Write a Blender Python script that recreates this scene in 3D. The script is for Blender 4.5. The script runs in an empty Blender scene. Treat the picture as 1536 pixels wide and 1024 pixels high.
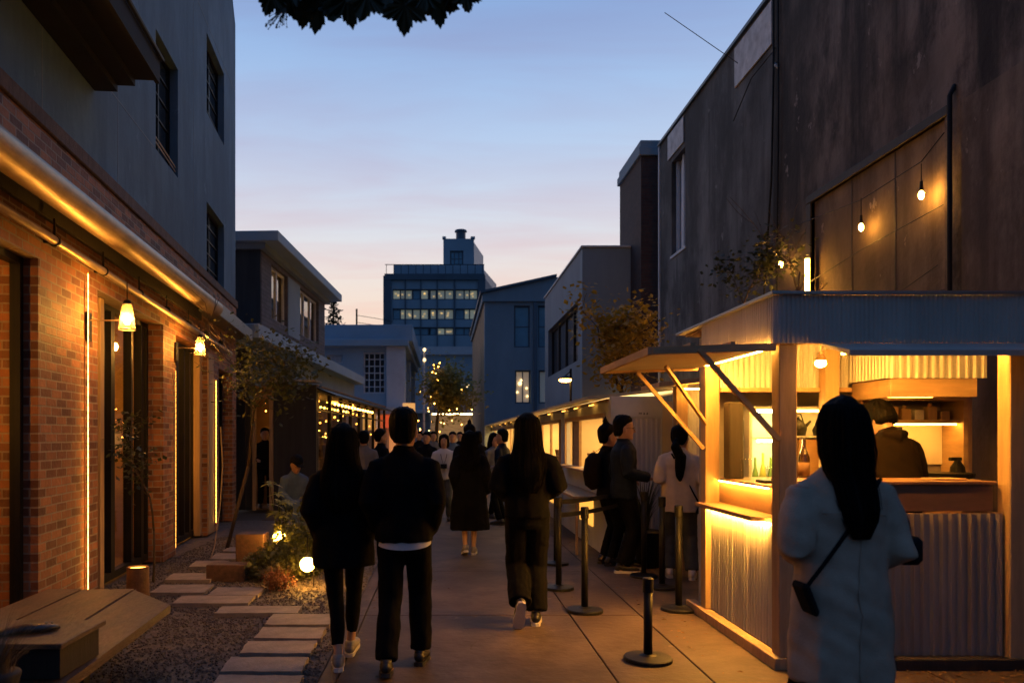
import bpy, bmesh, math, random
from mathutils import Vector, Matrix, noise
RN = random.Random(7)
sc = bpy.context.scene
COL = sc.collection
F, CX, CY, CH = 1150.0, 665.0, 655.0, 1.55
rad = math.radians

def at(px, py, Y):
    return Vector(((px - CX) / F * Y, Y, CH - (py - CY) / F * Y))

def gr(px, py, z=0.0):
    return at(px, py, F * (CH - z) / (py - CY))

# ------------------------------------------------------------------ materials
MATS = {}

def mat(name, col, rough=0.8, var=0.25, scale=6.0, bump=0.0, bscale=40.0, metal=0.0, stretch=(1, 1, 1), col2=None, spec=0.5, detail=6.0, transl=0.0):
    if name in MATS:
        return MATS[name]
    m = bpy.data.materials.new(name)
    m.use_nodes = True
    nt = m.node_tree
    L = nt.links
    bs = nt.nodes['Principled BSDF']
    bs.inputs['Roughness'].default_value = rough
    bs.inputs['Metallic'].default_value = metal
    bs.inputs['Specular IOR Level'].default_value = spec
    tc = nt.nodes.new('ShaderNodeTexCoord')
    mp = nt.nodes.new('ShaderNodeMapping')
    mp.inputs['Scale'].default_value = stretch
    L.new(tc.outputs['Object'], mp.inputs['Vector'])
    n = nt.nodes.new('ShaderNodeTexNoise')
    n.inputs['Scale'].default_value = scale
    n.inputs['Detail'].default_value = detail
    n.inputs['Roughness'].default_value = 0.62
    L.new(mp.outputs['Vector'], n.inputs['Vector'])
    r = nt.nodes.new('ShaderNodeValToRGB')
    c = Vector(col)
    c2 = Vector(col2) if col2 else c * (1 + var)
    c1 = c * (1 - var) if not col2 else c
    r.color_ramp.elements[0].position = 0.3
    r.color_ramp.elements[1].position = 0.72
    r.color_ramp.elements[0].color = (*c1, 1)
    r.color_ramp.elements[1].color = (*c2, 1)
    L.new(n.outputs['Fac'], r.inputs['Fac'])
    L.new(r.outputs['Color'], bs.inputs['Base Color'])
    if bump > 0:
        n2 = nt.nodes.new('ShaderNodeTexNoise')
        n2.inputs['Scale'].default_value = bscale
        n2.inputs['Detail'].default_value = 5
        L.new(mp.outputs['Vector'], n2.inputs['Vector'])
        b = nt.nodes.new('ShaderNodeBump')
        b.inputs['Strength'].default_value = bump
        b.inputs['Distance'].default_value = 0.02
        L.new(n2.outputs['Fac'], b.inputs['Height'])
        L.new(b.outputs['Normal'], bs.inputs['Normal'])
    if transl > 0:
        tr = nt.nodes.new('ShaderNodeBsdfTranslucent')
        L.new(r.outputs['Color'], tr.inputs['Color'])
        mx = nt.nodes.new('ShaderNodeMixShader')
        mx.inputs[0].default_value = transl
        L.new(bs.outputs[0], mx.inputs[1])
        L.new(tr.outputs[0], mx.inputs[2])
        L.new(mx.outputs[0], nt.nodes['Material Output'].inputs['Surface'])
    MATS[name] = m
    return m

def emi(name, col, strength):
    if name in MATS:
        return MATS[name]
    m = bpy.data.materials.new(name)
    m.use_nodes = True
    bs = m.node_tree.nodes['Principled BSDF']
    bs.inputs['Base Color'].default_value = (0.8, 0.75, 0.65, 1)
    bs.inputs['Emission Color'].default_value = (*col, 1)
    bs.inputs['Emission Strength'].default_value = strength
    MATS[name] = m
    return m

def glass(name, tint=(0.9, 0.92, 0.9), rough=0.02, refl=1.0):
    """thin pane: transparent with fresnel mirror"""
    if name in MATS:
        return MATS[name]
    m = bpy.data.materials.new(name)
    m.use_nodes = True
    nt = m.node_tree
    L = nt.links
    nt.nodes.remove(nt.nodes['Principled BSDF'])
    t = nt.nodes.new('ShaderNodeBsdfTransparent')
    t.inputs['Color'].default_value = (*tint, 1)
    g = nt.nodes.new('ShaderNodeBsdfGlossy')
    g.inputs['Roughness'].default_value = rough
    g.inputs['Color'].default_value = (refl, refl, refl, 1)
    fr = nt.nodes.new('ShaderNodeFresnel')
    ge = nt.nodes.new('ShaderNodeNewGeometry')
    mi = nt.nodes.new('ShaderNodeMapRange')
    mi.inputs['To Min'].default_value = 1.55
    mi.inputs['To Max'].default_value = 1 / 1.55
    L.new(ge.outputs['Backfacing'], mi.inputs[0])
    L.new(mi.outputs[0], fr.inputs['IOR'])
    tc = nt.nodes.new('ShaderNodeTexCoord')
    nz = nt.nodes.new('ShaderNodeTexNoise')
    nz.inputs['Scale'].default_value = 1.3
    L.new(tc.outputs['Object'], nz.inputs['Vector'])
    bp = nt.nodes.new('ShaderNodeBump')
    bp.inputs['Strength'].default_value = 0.04
    L.new(nz.outputs['Fac'], bp.inputs['Height'])
    L.new(bp.outputs['Normal'], g.inputs['Normal'])
    mx = nt.nodes.new('ShaderNodeMixShader')
    L.new(fr.outputs[0], mx.inputs[0])
    L.new(t.outputs[0], mx.inputs[1])
    L.new(g.outputs[0], mx.inputs[2])
    L.new(mx.outputs[0], nt.nodes['Material Output'].inputs['Surface'])
    MATS[name] = m
    return m

def brickmat(name, c1, c2, mortar, w=0.23, h=0.075, rough=0.85, ms=0.008):
    if name in MATS:
        return MATS[name]
    m = bpy.data.materials.new(name)
    m.use_nodes = True
    nt = m.node_tree
    L = nt.links
    bs = nt.nodes['Principled BSDF']
    bs.inputs['Roughness'].default_value = rough
    tc = nt.nodes.new('ShaderNodeTexCoord')
    sp = nt.nodes.new('ShaderNodeSeparateXYZ')
    L.new(tc.outputs['Object'], sp.inputs[0])
    ad = nt.nodes.new('ShaderNodeMath')
    L.new(sp.outputs[0], ad.inputs[0])
    L.new(sp.outputs[1], ad.inputs[1])
    cb = nt.nodes.new('ShaderNodeCombineXYZ')
    L.new(ad.outputs[0], cb.inputs[0])
    L.new(sp.outputs[2], cb.inputs[1])
    # wobble so that courses are not ruler-straight
    nw = nt.nodes.new('ShaderNodeTexNoise')
    nw.inputs['Scale'].default_value = 3.0
    L.new(tc.outputs['Object'], nw.inputs['Vector'])
    vs = nt.nodes.new('ShaderNodeVectorMath')
    vs.operation = 'MULTIPLY_ADD'
    L.new(nw.outputs['Color'], vs.inputs[0])
    vs.inputs[1].default_value = (0.016, 0.012, 0)
    L.new(cb.outputs[0], vs.inputs[2])
    br = nt.nodes.new('ShaderNodeTexBrick')
    br.inputs['Scale'].default_value = 1.0
    br.inputs['Brick Width'].default_value = w
    br.inputs['Row Height'].default_value = h
    br.inputs['Mortar Size'].default_value = ms
    br.inputs['Mortar Smooth'].default_value = 0.25
    br.inputs['Bias'].default_value = -0.1
    br.inputs['Color1'].default_value = (*c1, 1)
    br.inputs['Color2'].default_value = (*c2, 1)
    br.inputs['Mortar'].default_value = (*mortar, 1)
    L.new(vs.outputs[0], br.inputs['Vector'])
    n = nt.nodes.new('ShaderNodeTexNoise')
    n.inputs['Scale'].default_value = 9
    n.inputs['Detail'].default_value = 8
    L.new(tc.outputs['Object'], n.inputs['Vector'])
    mx = nt.nodes.new('ShaderNodeMix')
    mx.data_type = 'RGBA'
    mx.blend_type = 'OVERLAY'
    mx.inputs[0].default_value = 0.42
    L.new(br.outputs['Color'], mx.inputs[6])
    L.new(n.outputs['Fac'], mx.inputs[7])
    L.new(mx.outputs[2], bs.inputs['Base Color'])
    mm = nt.nodes.new('ShaderNodeMath')
    mm.operation = 'MULTIPLY_ADD'
    mm.inputs[1].default_value = -1.0
    mm.inputs[2].default_value = 1.0
    L.new(br.outputs['Fac'], mm.inputs[0])
    n3 = nt.nodes.new('ShaderNodeTexNoise')
    n3.inputs['Scale'].default_value = 30
    L.new(tc.outputs['Object'], n3.inputs['Vector'])
    m2 = nt.nodes.new('ShaderNodeMath')
    m2.operation = 'MULTIPLY_ADD'
    m2.inputs[1].default_value = 0.6
    L.new(n3.outputs['Fac'], m2.inputs[0])
    L.new(mm.outputs[0], m2.inputs[2])
    b = nt.nodes.new('ShaderNodeBump')
    b.inputs['Strength'].default_value = 0.9
    b.inputs['Distance'].default_value = 0.012
    L.new(m2.outputs[0], b.inputs['Height'])
    L.new(b.outputs['Normal'], bs.inputs['Normal'])
    MATS[name] = m
    return m

def stained(name, base, dark, light, rough=0.9, bump=0.35, stain=1.0, spec=0.4):
    """old rendered concrete: vertical streaks, blotches, small chips"""
    if name in MATS:
        return MATS[name]
    m = bpy.data.materials.new(name)
    m.use_nodes = True
    nt = m.node_tree
    L = nt.links
    bs = nt.nodes['Principled BSDF']
    bs.inputs['Roughness'].default_value = rough
    bs.inputs['Specular IOR Level'].default_value = spec
    tc = nt.nodes.new('ShaderNodeTexCoord')

    def nz(scale, stretch, detail=7, r=0.6):
        mp = nt.nodes.new('ShaderNodeMapping')
        mp.inputs['Scale'].default_value = stretch
        L.new(tc.outputs['Object'], mp.inputs[0])
        n = nt.nodes.new('ShaderNodeTexNoise')
        n.inputs['Scale'].default_value = scale
        n.inputs['Detail'].default_value = detail
        n.inputs['Roughness'].default_value = r
        L.new(mp.outputs[0], n.inputs['Vector'])
        return n.outputs['Fac']

    def ramp(f, a, b, pa, pb):
        r = nt.nodes.new('ShaderNodeValToRGB')
        r.color_ramp.elements[0].position = pa
        r.color_ramp.elements[1].position = pb
        r.color_ramp.elements[0].color = (*a, 1)
        r.color_ramp.elements[1].color = (*b, 1)
        L.new(f, r.inputs[0])
        return r.outputs[0]

    def mixc(fac, a, b, mode='MIX'):
        x = nt.nodes.new('ShaderNodeMix')
        x.data_type = 'RGBA'
        x.blend_type = mode
        if isinstance(fac, float):
            x.inputs[0].default_value = fac
        else:
            L.new(fac, x.inputs[0])
        L.new(a, x.inputs[6])
        if isinstance(b, tuple):
            x.inputs[7].default_value = (*b, 1)
        else:
            L.new(b, x.inputs[7])
        return x.outputs[2]
    big = ramp(nz(0.5, (1, 1, 0.7)), tuple(Vector(base).lerp(Vector(dark), 0.75)), tuple(Vector(base).lerp(Vector(light), 0.55)), 0.38, 0.62)
    strk = ramp(nz(2.2, (1, 1, 0.12)), (0, 0, 0), (stain, stain, stain), 0.46, 0.64)
    c = mixc(strk, big, dark)
    fine = ramp(nz(1.2, (1, 1, 0.5), 10, 0.7), (0, 0, 0), (0.9 * stain,) * 3, 0.47, 0.6)
    c = mixc(fine, c, dark)
    chip = ramp(nz(3.3, (1, 1, 0.6), 8, 0.7), (0, 0, 0), (0.75,) * 3, 0.63, 0.66)
    c = mixc(chip, c, light)
    L.new(c, bs.inputs['Base Color'])
    b = nt.nodes.new('ShaderNodeBump')
    b.inputs['Strength'].default_value = bump
    b.inputs['Distance'].default_value = 0.02
    L.new(nz(14, (1, 1, 1), 8), b.inputs['Height'])
    L.new(b.outputs[0], bs.inputs['Normal'])
    MATS[name] = m
    return m

# ------------------------------------------------------------------ mesh builder
class MB:
    def __init__(s):
        s.b = bmesh.new()

    def face(s, pts):
        vs = [s.b.verts.new(p) for p in pts]
        return s.b.faces.new(vs)

    def box(s, x0, x1, y0, y1, z0, z1, bev=0.0, M=None):
        g = bmesh.ops.create_cube(s.b, size=1.0)
        vs = g['verts']
        for v in vs:
            v.co = Vector(((x0 + x1) / 2 + v.co.x * (x1 - x0), (y0 + y1) / 2 + v.co.y * (y1 - y0), (z0 + z1) / 2 + v.co.z * (z1 - z0)))
        if bev > 0:
            es = list({e for v in vs for e in v.link_edges})
            r = bmesh.ops.bevel(s.b, geom=es, offset=bev, segments=1, affect='EDGES', profile=0.5)
            vs = list({v for f in r['faces'] for v in f.verts} | {v for v in vs if v.is_valid})
        if M is not None:
            for v in vs:
                v.co = M @ v.co
        return s

    def beam(s, p, q, w, h=None):
        """rectangular bar from p to q"""
        h = h or w
        p, q = Vector(p), Vector(q)
        t = (q - p).normalized()
        up = Vector((0, 0, 1)) if abs(t.z) < 0.95 else Vector((0, 1, 0))
        a = t.cross(up).normalized() * w / 2
        c = a.cross(t).normalized() * h / 2
        A = [p + a + c, p - a + c, p - a - c, p + a - c]
        B = [q + a + c, q - a + c, q - a - c, q + a - c]
        va = [s.b.verts.new(v) for v in A]
        vb = [s.b.verts.new(v) for v in B]
        s.b.faces.new(va)
        s.b.faces.new(vb[::-1])
        for i in range(4):
            j = (i + 1) % 4
            s.b.faces.new([va[j], va[i], vb[i], vb[j]])
        return s

    def tube(s, pts, r, n=8, cap=True, ref=None):
        """lofted tube; r = number, list of numbers or list of (a, b); a along the side axis"""
        pts = [Vector(p) for p in pts]
        k = len(pts)
        if not isinstance(r, (list, tuple)):
            r = [r] * k
        rings = []
        ref = Vector(ref) if ref else None
        for i, p in enumerate(pts):
            t = (pts[min(i + 1, k - 1)] - pts[max(i - 1, 0)])
            t = t.normalized() if t.length > 1e-9 else Vector((0, 0, 1))
            f = ref if ref is not None else (Vector((0, 1, 0)) if abs(t.y) < 0.9 else Vector((0, 0, 1)))
            sd = f.cross(t)
            if sd.length < 1e-6:
                sd = Vector((1, 0, 0))
            sd.normalize()
            fw = t.cross(sd).normalized()
            a, b = r[i] if isinstance(r[i], (tuple, list)) else (r[i], r[i])
            rings.append([s.b.verts.new(p + sd * (a * math.cos(2 * math.pi * j / n)) + fw * (b * math.sin(2 * math.pi * j / n))) for j in range(n)])
        for A, B in zip(rings, rings[1:]):
            for j in range(n):
                l = (j + 1) % n
                s.b.faces.new([A[j], A[l], B[l], B[j]])
        if cap:
            s.b.faces.new(rings[0][::-1])
            s.b.faces.new(rings[-1])
        return s

    def rings(s, rows, n=20, X=None):
        """horizontal ellipse stack: rows of (z, rx, ry, cx, cy); X maps each vertex"""
        R = []
        for (z, rx, ry, cx, cy) in rows:
            ring = []
            for j in range(n):
                a = 2 * math.pi * j / n
                p = Vector((cx + rx * math.cos(a), cy + ry * math.sin(a), z))
                ring.append(s.b.verts.new(X(p) if X else p))
            R.append(ring)
        for A, B in zip(R, R[1:]):
            for j in range(n):
                l = (j + 1) % n
                s.b.faces.new([A[j], A[l], B[l], B[j]])
        s.b.faces.new(R[0][::-1])
        s.b.faces.new(R[-1])
        return s

    def ball(s, c, r, sub=2, sc3=(1, 1, 1), M=None):
        g = bmesh.ops.create_icosphere(s.b, subdivisions=sub, radius=1.0)
        c = Vector(c)
        for v in g['verts']:
            p = Vector((v.co.x * r * sc3[0], v.co.y * r * sc3[1], v.co.z * r * sc3[2]))
            v.co = c + (M @ p if M is not None else p)
        return s

    def disc(s, c, r, z0, z1, n=24, r1=None):
        c = Vector(c)
        return s.tube([(c.x, c.y, z0), (c.x, c.y, z1)], [r, r1 if r1 is not None else r], n)

    def prism(s, poly, fn0, fn1):
        """closed prism between two images of a 2D polygon"""
        A = [s.b.verts.new(fn0(p)) for p in poly]
        B = [s.b.verts.new(fn1(p)) for p in poly]
        s.b.faces.new(A)
        s.b.faces.new(B[::-1])
        for i in range(len(poly)):
            j = (i + 1) % len(poly)
            s.b.faces.new([A[j], A[i], B[i], B[j]])
        return s

    def grid(s, u0, u1, z0, z1, n0, n1, holes, mp):
        """solid wall between n0 (back) and n1 (front) with rectangular holes"""
        us = sorted({u0, u1, *[h[0] for h in holes], *[h[1] for h in holes]})
        zs = sorted({z0, z1, *[h[2] for h in holes], *[h[3] for h in holes]})
        us = [u for u in us if u0 <= u <= u1]
        zs = [z for z in zs if z0 <= z <= z1]

        def solid(i, j):
            if i < 0 or j < 0 or i >= len(us) - 1 or j >= len(zs) - 1:
                return False
            cu, cz = (us[i] + us[i + 1]) / 2, (zs[j] + zs[j + 1]) / 2
            return not any(h[0] < cu < h[1] and h[2] < cz < h[3] for h in holes)
        V = {}

        def v(i, j, k):
            key = (i, j, k)
            if key not in V:
                V[key] = s.b.verts.new(mp(us[i], n1 if k else n0, zs[j]))
            return V[key]
        for i in range(len(us) - 1):
            for j in range(len(zs) - 1):
                if not solid(i, j):
                    continue
                for k in (0, 1):
                    s.b.faces.new([v(i, j, k), v(i + 1, j, k), v(i + 1, j + 1, k), v(i, j + 1, k)])
                for (di, dj, a, b_) in ((-1, 0, (i, j), (i, j + 1)), (1, 0, (i + 1, j), (i + 1, j + 1)), (0, -1, (i, j), (i + 1, j)), (0, 1, (i, j + 1), (i + 1, j + 1))):
                    if not solid(i + di, j + dj):
                        s.b.faces.new([v(*a, 0), v(*b_, 0), v(*b_, 1), v(*a, 1)])
        bmesh.ops.recalc_face_normals(s.b, faces=s.b.faces)
        return s

    def corr(s, p, q, z0, z1, pitch=0.05, depth=0.016, out=(0, -1, 0), th=0.003, flat=0.35):
        """trapezoid corrugated sheet standing between p and q (2D), ridges vertical"""
        p, q, o = Vector((p[0], p[1], 0)), Vector((q[0], q[1], 0)), Vector(out)
        n = max(2, int((q - p).length / pitch))
        prof = []
        rj = random.Random(n)
        for i in range(n):
            k = 1 + rj.uniform(-.22, .22)
            for (f, d) in ((0.0, rj.uniform(-.08, .08)), (flat * 0.9, rj.uniform(-.08, .08)), (0.5, k), (0.5 + flat * 0.9, k)):
                prof.append(((i + f + (rj.uniform(-.02, .02) if i else 0)) / n, d * depth))
        prof.append((1.0, 0))
        rows = []
        for (t, d) in prof:
            b = p.lerp(q, t) + o * d
            rows.append([s.b.verts.new(b + Vector((0, 0, z0))), s.b.verts.new(b + Vector((0, 0, z1))), s.b.verts.new(b - o * th + Vector((0, 0, z1))), s.b.verts.new(b - o * th + Vector((0, 0, z0)))])
        for A, B in zip(rows, rows[1:]):
            for j in range(4):
                l = (j + 1) % 4
                s.b.faces.new([A[j], B[j], B[l], A[l]])
        s.b.faces.new(rows[0])
        s.b.faces.new(rows[-1][::-1])
        return s

    def build(s, name, m, parent=None, smooth=False, world=True, loc=None, rz=0.0):
        me = bpy.data.meshes.new(name)
        if parent is not None and world:
            s.b.transform(RM(parent).inverted())
        if loc is not None:
            s.b.transform((Matrix.Translation(loc) @ Matrix.Rotation(rz, 4, 'Z')).inverted())
        bmesh.ops.recalc_face_normals(s.b, faces=s.b.faces)
        s.b.to_mesh(me)
        s.b.free()
        if isinstance(m, (list, tuple)):
            for x in m:
                me.materials.append(x)
        else:
            me.materials.append(m)
        if smooth:
            for f in me.polygons:
                f.use_smooth = True
        o = bpy.data.objects.new(name, me)
        COL.objects.link(o)
        if parent is not None:
            o.parent = parent
        if loc is not None:
            o.location = loc
            o.rotation_euler = (0, 0, rz)
        return o

def RM(o):
    m = Matrix.Translation(o.location) @ Matrix.Rotation(o.rotation_euler.z, 4, 'Z')
    return RM(o.parent) @ m if o.parent else m

def tag(o, label=None, cat=None, group=None, kind=None):
    if label:
        o['label'] = label
    if cat:
        o['category'] = cat
    if group:
        o['group'] = group
    if kind:
        o['kind'] = kind
    return o

def thing(name, label, cat, loc=(0, 0, 0), rz=0.0, group=None):
    o = bpy.data.objects.new(name, None)
    o.empty_display_size = 0.2
    COL.objects.link(o)
    o.location = loc
    o.rotation_euler = (0, 0, rz)
    return tag(o, label, cat, group)

def copy_tree(o, parent=None):
    c = o.copy()
    COL.objects.link(c)
    c.parent = parent
    for ch in list(o.children):
        copy_tree(ch, c)
    return c

def from_lists(name, V, Fc, m, parent=None, smooth=False):
    me = bpy.data.meshes.new(name)
    me.from_pydata(V, [], Fc)
    me.materials.append(m)
    if smooth:
        for f in me.polygons:
            f.use_smooth = True
    o = bpy.data.objects.new(name, me)
    COL.objects.link(o)
    if parent is not None:
        o.parent = parent
    return o

def evaluated(o, mods):
    """apply a chain of modifiers to o's mesh"""
    for (t, kw) in mods:
        md = o.modifiers.new('m', t)
        for k, v in kw.items():
            setattr(md, k, v)
    dg = bpy.context.evaluated_depsgraph_get()
    dg.update()
    me = bpy.data.meshes.new_from_object(o.evaluated_get(dg))
    old = o.data
    o.modifiers.clear()
    o.data = me
    bpy.data.meshes.remove(old)
    return o

# ------------------------------------------------------------------ common materials
WARM = (1.0, 0.385, 0.048)
WARM2 = (1.0, 0.435, 0.058)
M_brick = brickmat('brick_red', (0.38, 0.145, 0.06), (0.085, 0.029, 0.017), (0.30, 0.22, 0.16), w=0.205, h=0.072, ms=0.008, rough=0.68)
M_brickdark = brickmat('brick_dark', (0.075, 0.04, 0.033), (0.055, 0.032, 0.028), (0.05, 0.045, 0.042))
M_brickgrey = brickmat('brick_grey', (0.13, 0.12, 0.13), (0.095, 0.088, 0.096), (0.08, 0.075, 0.075), w=0.5, h=0.09)
M_conc = mat('concrete_grey', (0.24, 0.27, 0.30), 0.9, 0.16, 1.2, 0.25, 30, stretch=(1, 1, 0.35))
M_concblue = mat('concrete_cool', (0.215, 0.285, 0.335), 0.85, 0.14, 1.0, 0.2, 25, stretch=(1, 1, 0.4))
M_white = mat('painted_white', (0.52, 0.55, 0.58), 0.7, 0.1, 3, 0.1, 30)
M_black = mat('black_metal', (0.008, 0.008, 0.009), 0.5, 0.2, 8, 0.05, 60, metal=0.0, spec=.22)
M_blackm = mat('black_matte', (0.010, 0.010, 0.011), 0.85, 0.3, 8)
M_darkwood = mat('dark_timber', (0.022, 0.016, 0.013), 0.7, 0.35, 5, 0.2, 30, stretch=(6, 6, 0.6))
M_wood = mat('pale_timber', (0.42, 0.27, 0.14), 0.65, 0.22, 3.0, 0.15, 26, stretch=(7, 7, 0.7))
M_woodh = mat('pale_timber_flat', (0.42, 0.27, 0.14), 0.6, 0.22, 3.0, 0.12, 26, stretch=(1.0, 1.0, 6))
M_ply = mat('plywood', (0.36, 0.22, 0.11), 0.6, 0.18, 2.5, 0.06, 30, stretch=(1, 1, 5))
M_plank = mat('weathered_plank', (0.045, 0.024, 0.014), 0.42, 0.55, 3.6, 0.5, 22, stretch=(5, 0.7, 5), col2=(0.16, 0.08, 0.038), detail=10)
M_zinc = mat('galvanised_sheet', (0.33, 0.33, 0.33), 0.38, 0.12, 5, 0.04, 20, metal=0.85)
M_corr = mat('corrugated_pale', (0.50, 0.49, 0.46), 0.45, 0.12, 3, 0.05, 20, metal=0.25, stretch=(1, 1, 0.3))
M_corrw = mat('corrugated_white', (0.52, 0.52, 0.52), 0.4, 0.1, 3, 0.05, 20, stretch=(1, 1, 0.3))
M_copper = mat('gutter_metal', (0.46, 0.34, 0.23), 0.46, 0.2, 4, 0.05, 20, metal=0.8)
M_glass = glass('window_glass', (0.9, 0.91, 0.88))
M_gclear = glass('clear_glass', (0.94, 0.95, 0.93))
M_paneD = mat('dark_pane', (0.015, 0.02, 0.026), 0.08, 0.3, 1.0, spec=0.9)
M_paneB = mat('sky_tint_pane', (0.10, 0.28, 0.40), 0.25, 0.3, 0.8, spec=1.0)  # sky reflection put into the base colour
M_soil = mat('soil', (0.045, 0.032, 0.022), 1.0, 0.4, 14, 0.6, 40)
M_leaf = mat('leaf_green', (0.075, 0.085, 0.022), 0.6, 0.45, 5, transl=0.3)
M_leafy = mat('leaf_yellow', (0.36, 0.245, 0.03), 0.6, 0.4, 5, transl=0.3)
M_leafd = mat('leaf_dark', (0.035, 0.045, 0.02), 0.55, 0.4, 6, transl=0.25)
M_bark = mat('bark', (0.075, 0.052, 0.035), 0.95, 0.35, 9, 0.5, 40, stretch=(3, 3, 0.6))
# ------------------------------------------------------------------ world
def make_world():
    w = bpy.data.worlds.new('World')
    sc.world = w
    w.use_nodes = True
    nt = w.node_tree
    L = nt.links
    bg = nt.nodes['Background']
    tc = nt.nodes.new('ShaderNodeTexCoord')
    sp = nt.nodes.new('ShaderNodeSeparateXYZ')
    L.new(tc.outputs['Generated'], sp.inputs[0])

    def ramp(stops):
        r = nt.nodes.new('ShaderNodeValToRGB')
        cr = r.color_ramp
        cr.interpolation = 'B_SPLINE'
        while len(cr.elements) < len(stops):
            cr.elements.new(0.5)
        for e, (p, c) in zip(cr.elements, stops):
            e.position = p
            e.color = (*c, 1)
        L.new(sp.outputs[2], r.inputs[0])
        return r.outputs[0]
    # west (afterglow) and east (already dark) halves of a dusk sky
    west = ramp(SKY_WEST)
    east = ramp(SKY_EAST)
    mr = nt.nodes.new('ShaderNodeMapRange')
    mr.interpolation_type = 'SMOOTHSTEP'
    mr.inputs['From Min'].default_value = -0.45
    mr.inputs['From Max'].default_value = 0.75
    L.new(sp.outputs[1], mr.inputs[0])
    mx = nt.nodes.new('ShaderNodeMix')
    mx.data_type = 'RGBA'
    L.new(mr.outputs[0], mx.inputs[0])
    L.new(east, mx.inputs[6])
    L.new(west, mx.inputs[7])
    # thin high cloud streaks on a plane overhead
    ad = nt.nodes.new('ShaderNodeMath')
    ad.inputs[1].default_value = 0.12
    L.new(sp.outputs[2], ad.inputs[0])
    dv = nt.nodes.new('ShaderNodeVectorMath')
    dv.operation = 'DIVIDE'
    cb = nt.nodes.new('ShaderNodeCombineXYZ')
    for i in range(3):
        L.new(ad.outputs[0], cb.inputs[i])
    L.new(tc.outputs['Generated'], dv.inputs[0])
    L.new(cb.outputs[0], dv.inputs[1])
    mp = nt.nodes.new('ShaderNodeMapping')
    mp.inputs['Rotation'].default_value = (0, 0, rad(38))
    mp.inputs['Scale'].default_value = (0.55, 1.9, 1)
    L.new(dv.outputs[0], mp.inputs[0])
    nz = nt.nodes.new('ShaderNodeTexNoise')
    nz.inputs['Scale'].default_value = 1.9
    nz.inputs['Detail'].default_value = 6
    nz.inputs['Roughness'].default_value = 0.5
    nz.inputs['Distortion'].default_value = 0.4
    L.new(mp.outputs[0], nz.inputs['Vector'])
    r2 = nt.nodes.new('ShaderNodeValToRGB')
    r2.color_ramp.elements[0].position = 0.40
    r2.color_ramp.elements[0].color = (0, 0, 0, 1)
    r2.color_ramp.elements[1].position = 0.68
    r2.color_ramp.elements[1].color = (1, 1, 1, 1)
    L.new(nz.outputs['Fac'], r2.inputs[0])
    m2 = nt.nodes.new('ShaderNodeMix')
    m2.data_type = 'RGBA'
    m2.blend_type = 'MULTIPLY'
    L.new(r2.outputs[0], m2.inputs[0])
    L.new(mx.outputs[2], m2.inputs[6])
    m2.inputs[7].default_value = (0.98, 0.84, 0.85, 1)
    L.new(m2.outputs[2], bg.inputs['Color'])
    bg.inputs['Strength'].default_value = 1.0

SKY_WEST = [(0.0, (0.92, 0.50, 0.33)), (0.10, (0.97, 0.62, 0.44)), (0.17, (0.96, 0.79, 0.66)), (0.25, (0.75, 0.775, 0.83)), (0.35, (0.49, 0.635, 0.87)), (0.47, (0.29, 0.465, 0.79)), (0.62, (0.15, 0.31, 0.66)), (1.0, (0.08, 0.20, 0.50))]
SKY_EAST = [(0.0, (0.045, 0.075, 0.125)), (0.25, (0.045, 0.085, 0.155)), (0.6, (0.055, 0.125, 0.28)), (1.0, (0.08, 0.20, 0.50))]
make_world()

# a faint, very soft glow from where the sun has set
sl = bpy.data.lights.new('sun', 'SUN')
sl.energy = 0.06
sl.angle = rad(25)
sl.color = (1.0, 0.62, 0.42)
so = bpy.data.objects.new('sun', sl)
COL.objects.link(so)
so.rotation_euler = (rad(-82), 0, rad(6))

# ------------------------------------------------------------------ camera
cam = bpy.data.cameras.new('camera')
cam.sensor_width = 36
cam.lens = F / 1536 * 36
cam.shift_x = (768 - CX) / 1536
cam.shift_y = (CY - 512) / 1536
cam.clip_end = 3000
cam.dof.use_dof = True
cam.dof.focus_distance = 7.5
cam.dof.aperture_fstop = 2.4
co = bpy.data.objects.new('camera', cam)
COL.objects.link(co)
co.location = (0, 0, CH)
co.rotation_euler = (rad(90), 0, 0)
sc.camera = co
sc.view_settings.view_transform = 'Standard'
sc.view_settings.look = 'None'
sc.view_settings.exposure = 0
sc.view_settings.gamma = 1
sc.cycles.max_bounces = 7
sc.cycles.diffuse_bounces = 4
sc.cycles.glossy_bounces = 3
sc.cycles.transparent_max_bounces = 10
sc.cycles.sample_clamp_indirect = 6.0
sc.cycles.caustics_reflective = False
sc.cycles.caustics_refractive = False
sc.cycles.use_denoising = True

# ------------------------------------------------------------------ ground
M_ground = mat('ground_earth', (0.06, 0.052, 0.046), 0.95, 0.3, 1.5, 0.3, 30)
M_pave = stained('pavement_concrete', (0.100, 0.066, 0.047), (0.046, 0.031, 0.023), (0.15, 0.105, 0.078), rough=0.66, bump=0.35, stain=0.75, spec=0.28)
M_gravel = mat('gravel_stone', (0.115, 0.095, 0.078), 0.8, 0.5, 25, 0.6, 90)
b = MB()
b.face([(-1500, -300, -0.06), (1500, -300, -0.06), (1500, 2500, -0.06), (-1500, 2500, -0.06)])
tag(b.build('ground', M_ground), kind='structure')

b = MB()
xs = [-0.80, -0.68, 1.105, 1.715, 3.2, 5.0]
ys = [-1.5, 0.6, 2.6, 4.62, 6.67, 8.85, 11.7, 14.6, 18, 22, 27, 34, 42, 60]
for i in range(len(xs) - 1):
    for j in range(len(ys) - 1):
        dz = RN.uniform(-0.002, 0.002)
        g = 0.005
        b.box(xs[i] + g, xs[i + 1] - g, ys[j] + (g if i else 0), ys[j + 1] - (g if i else 0), -0.055, dz, bev=0.004)
b.box(-3.4, -0.81, 14.4, 60, -0.055, -0.004)
tag(b.build('pavement', M_pave), kind='structure')

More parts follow.
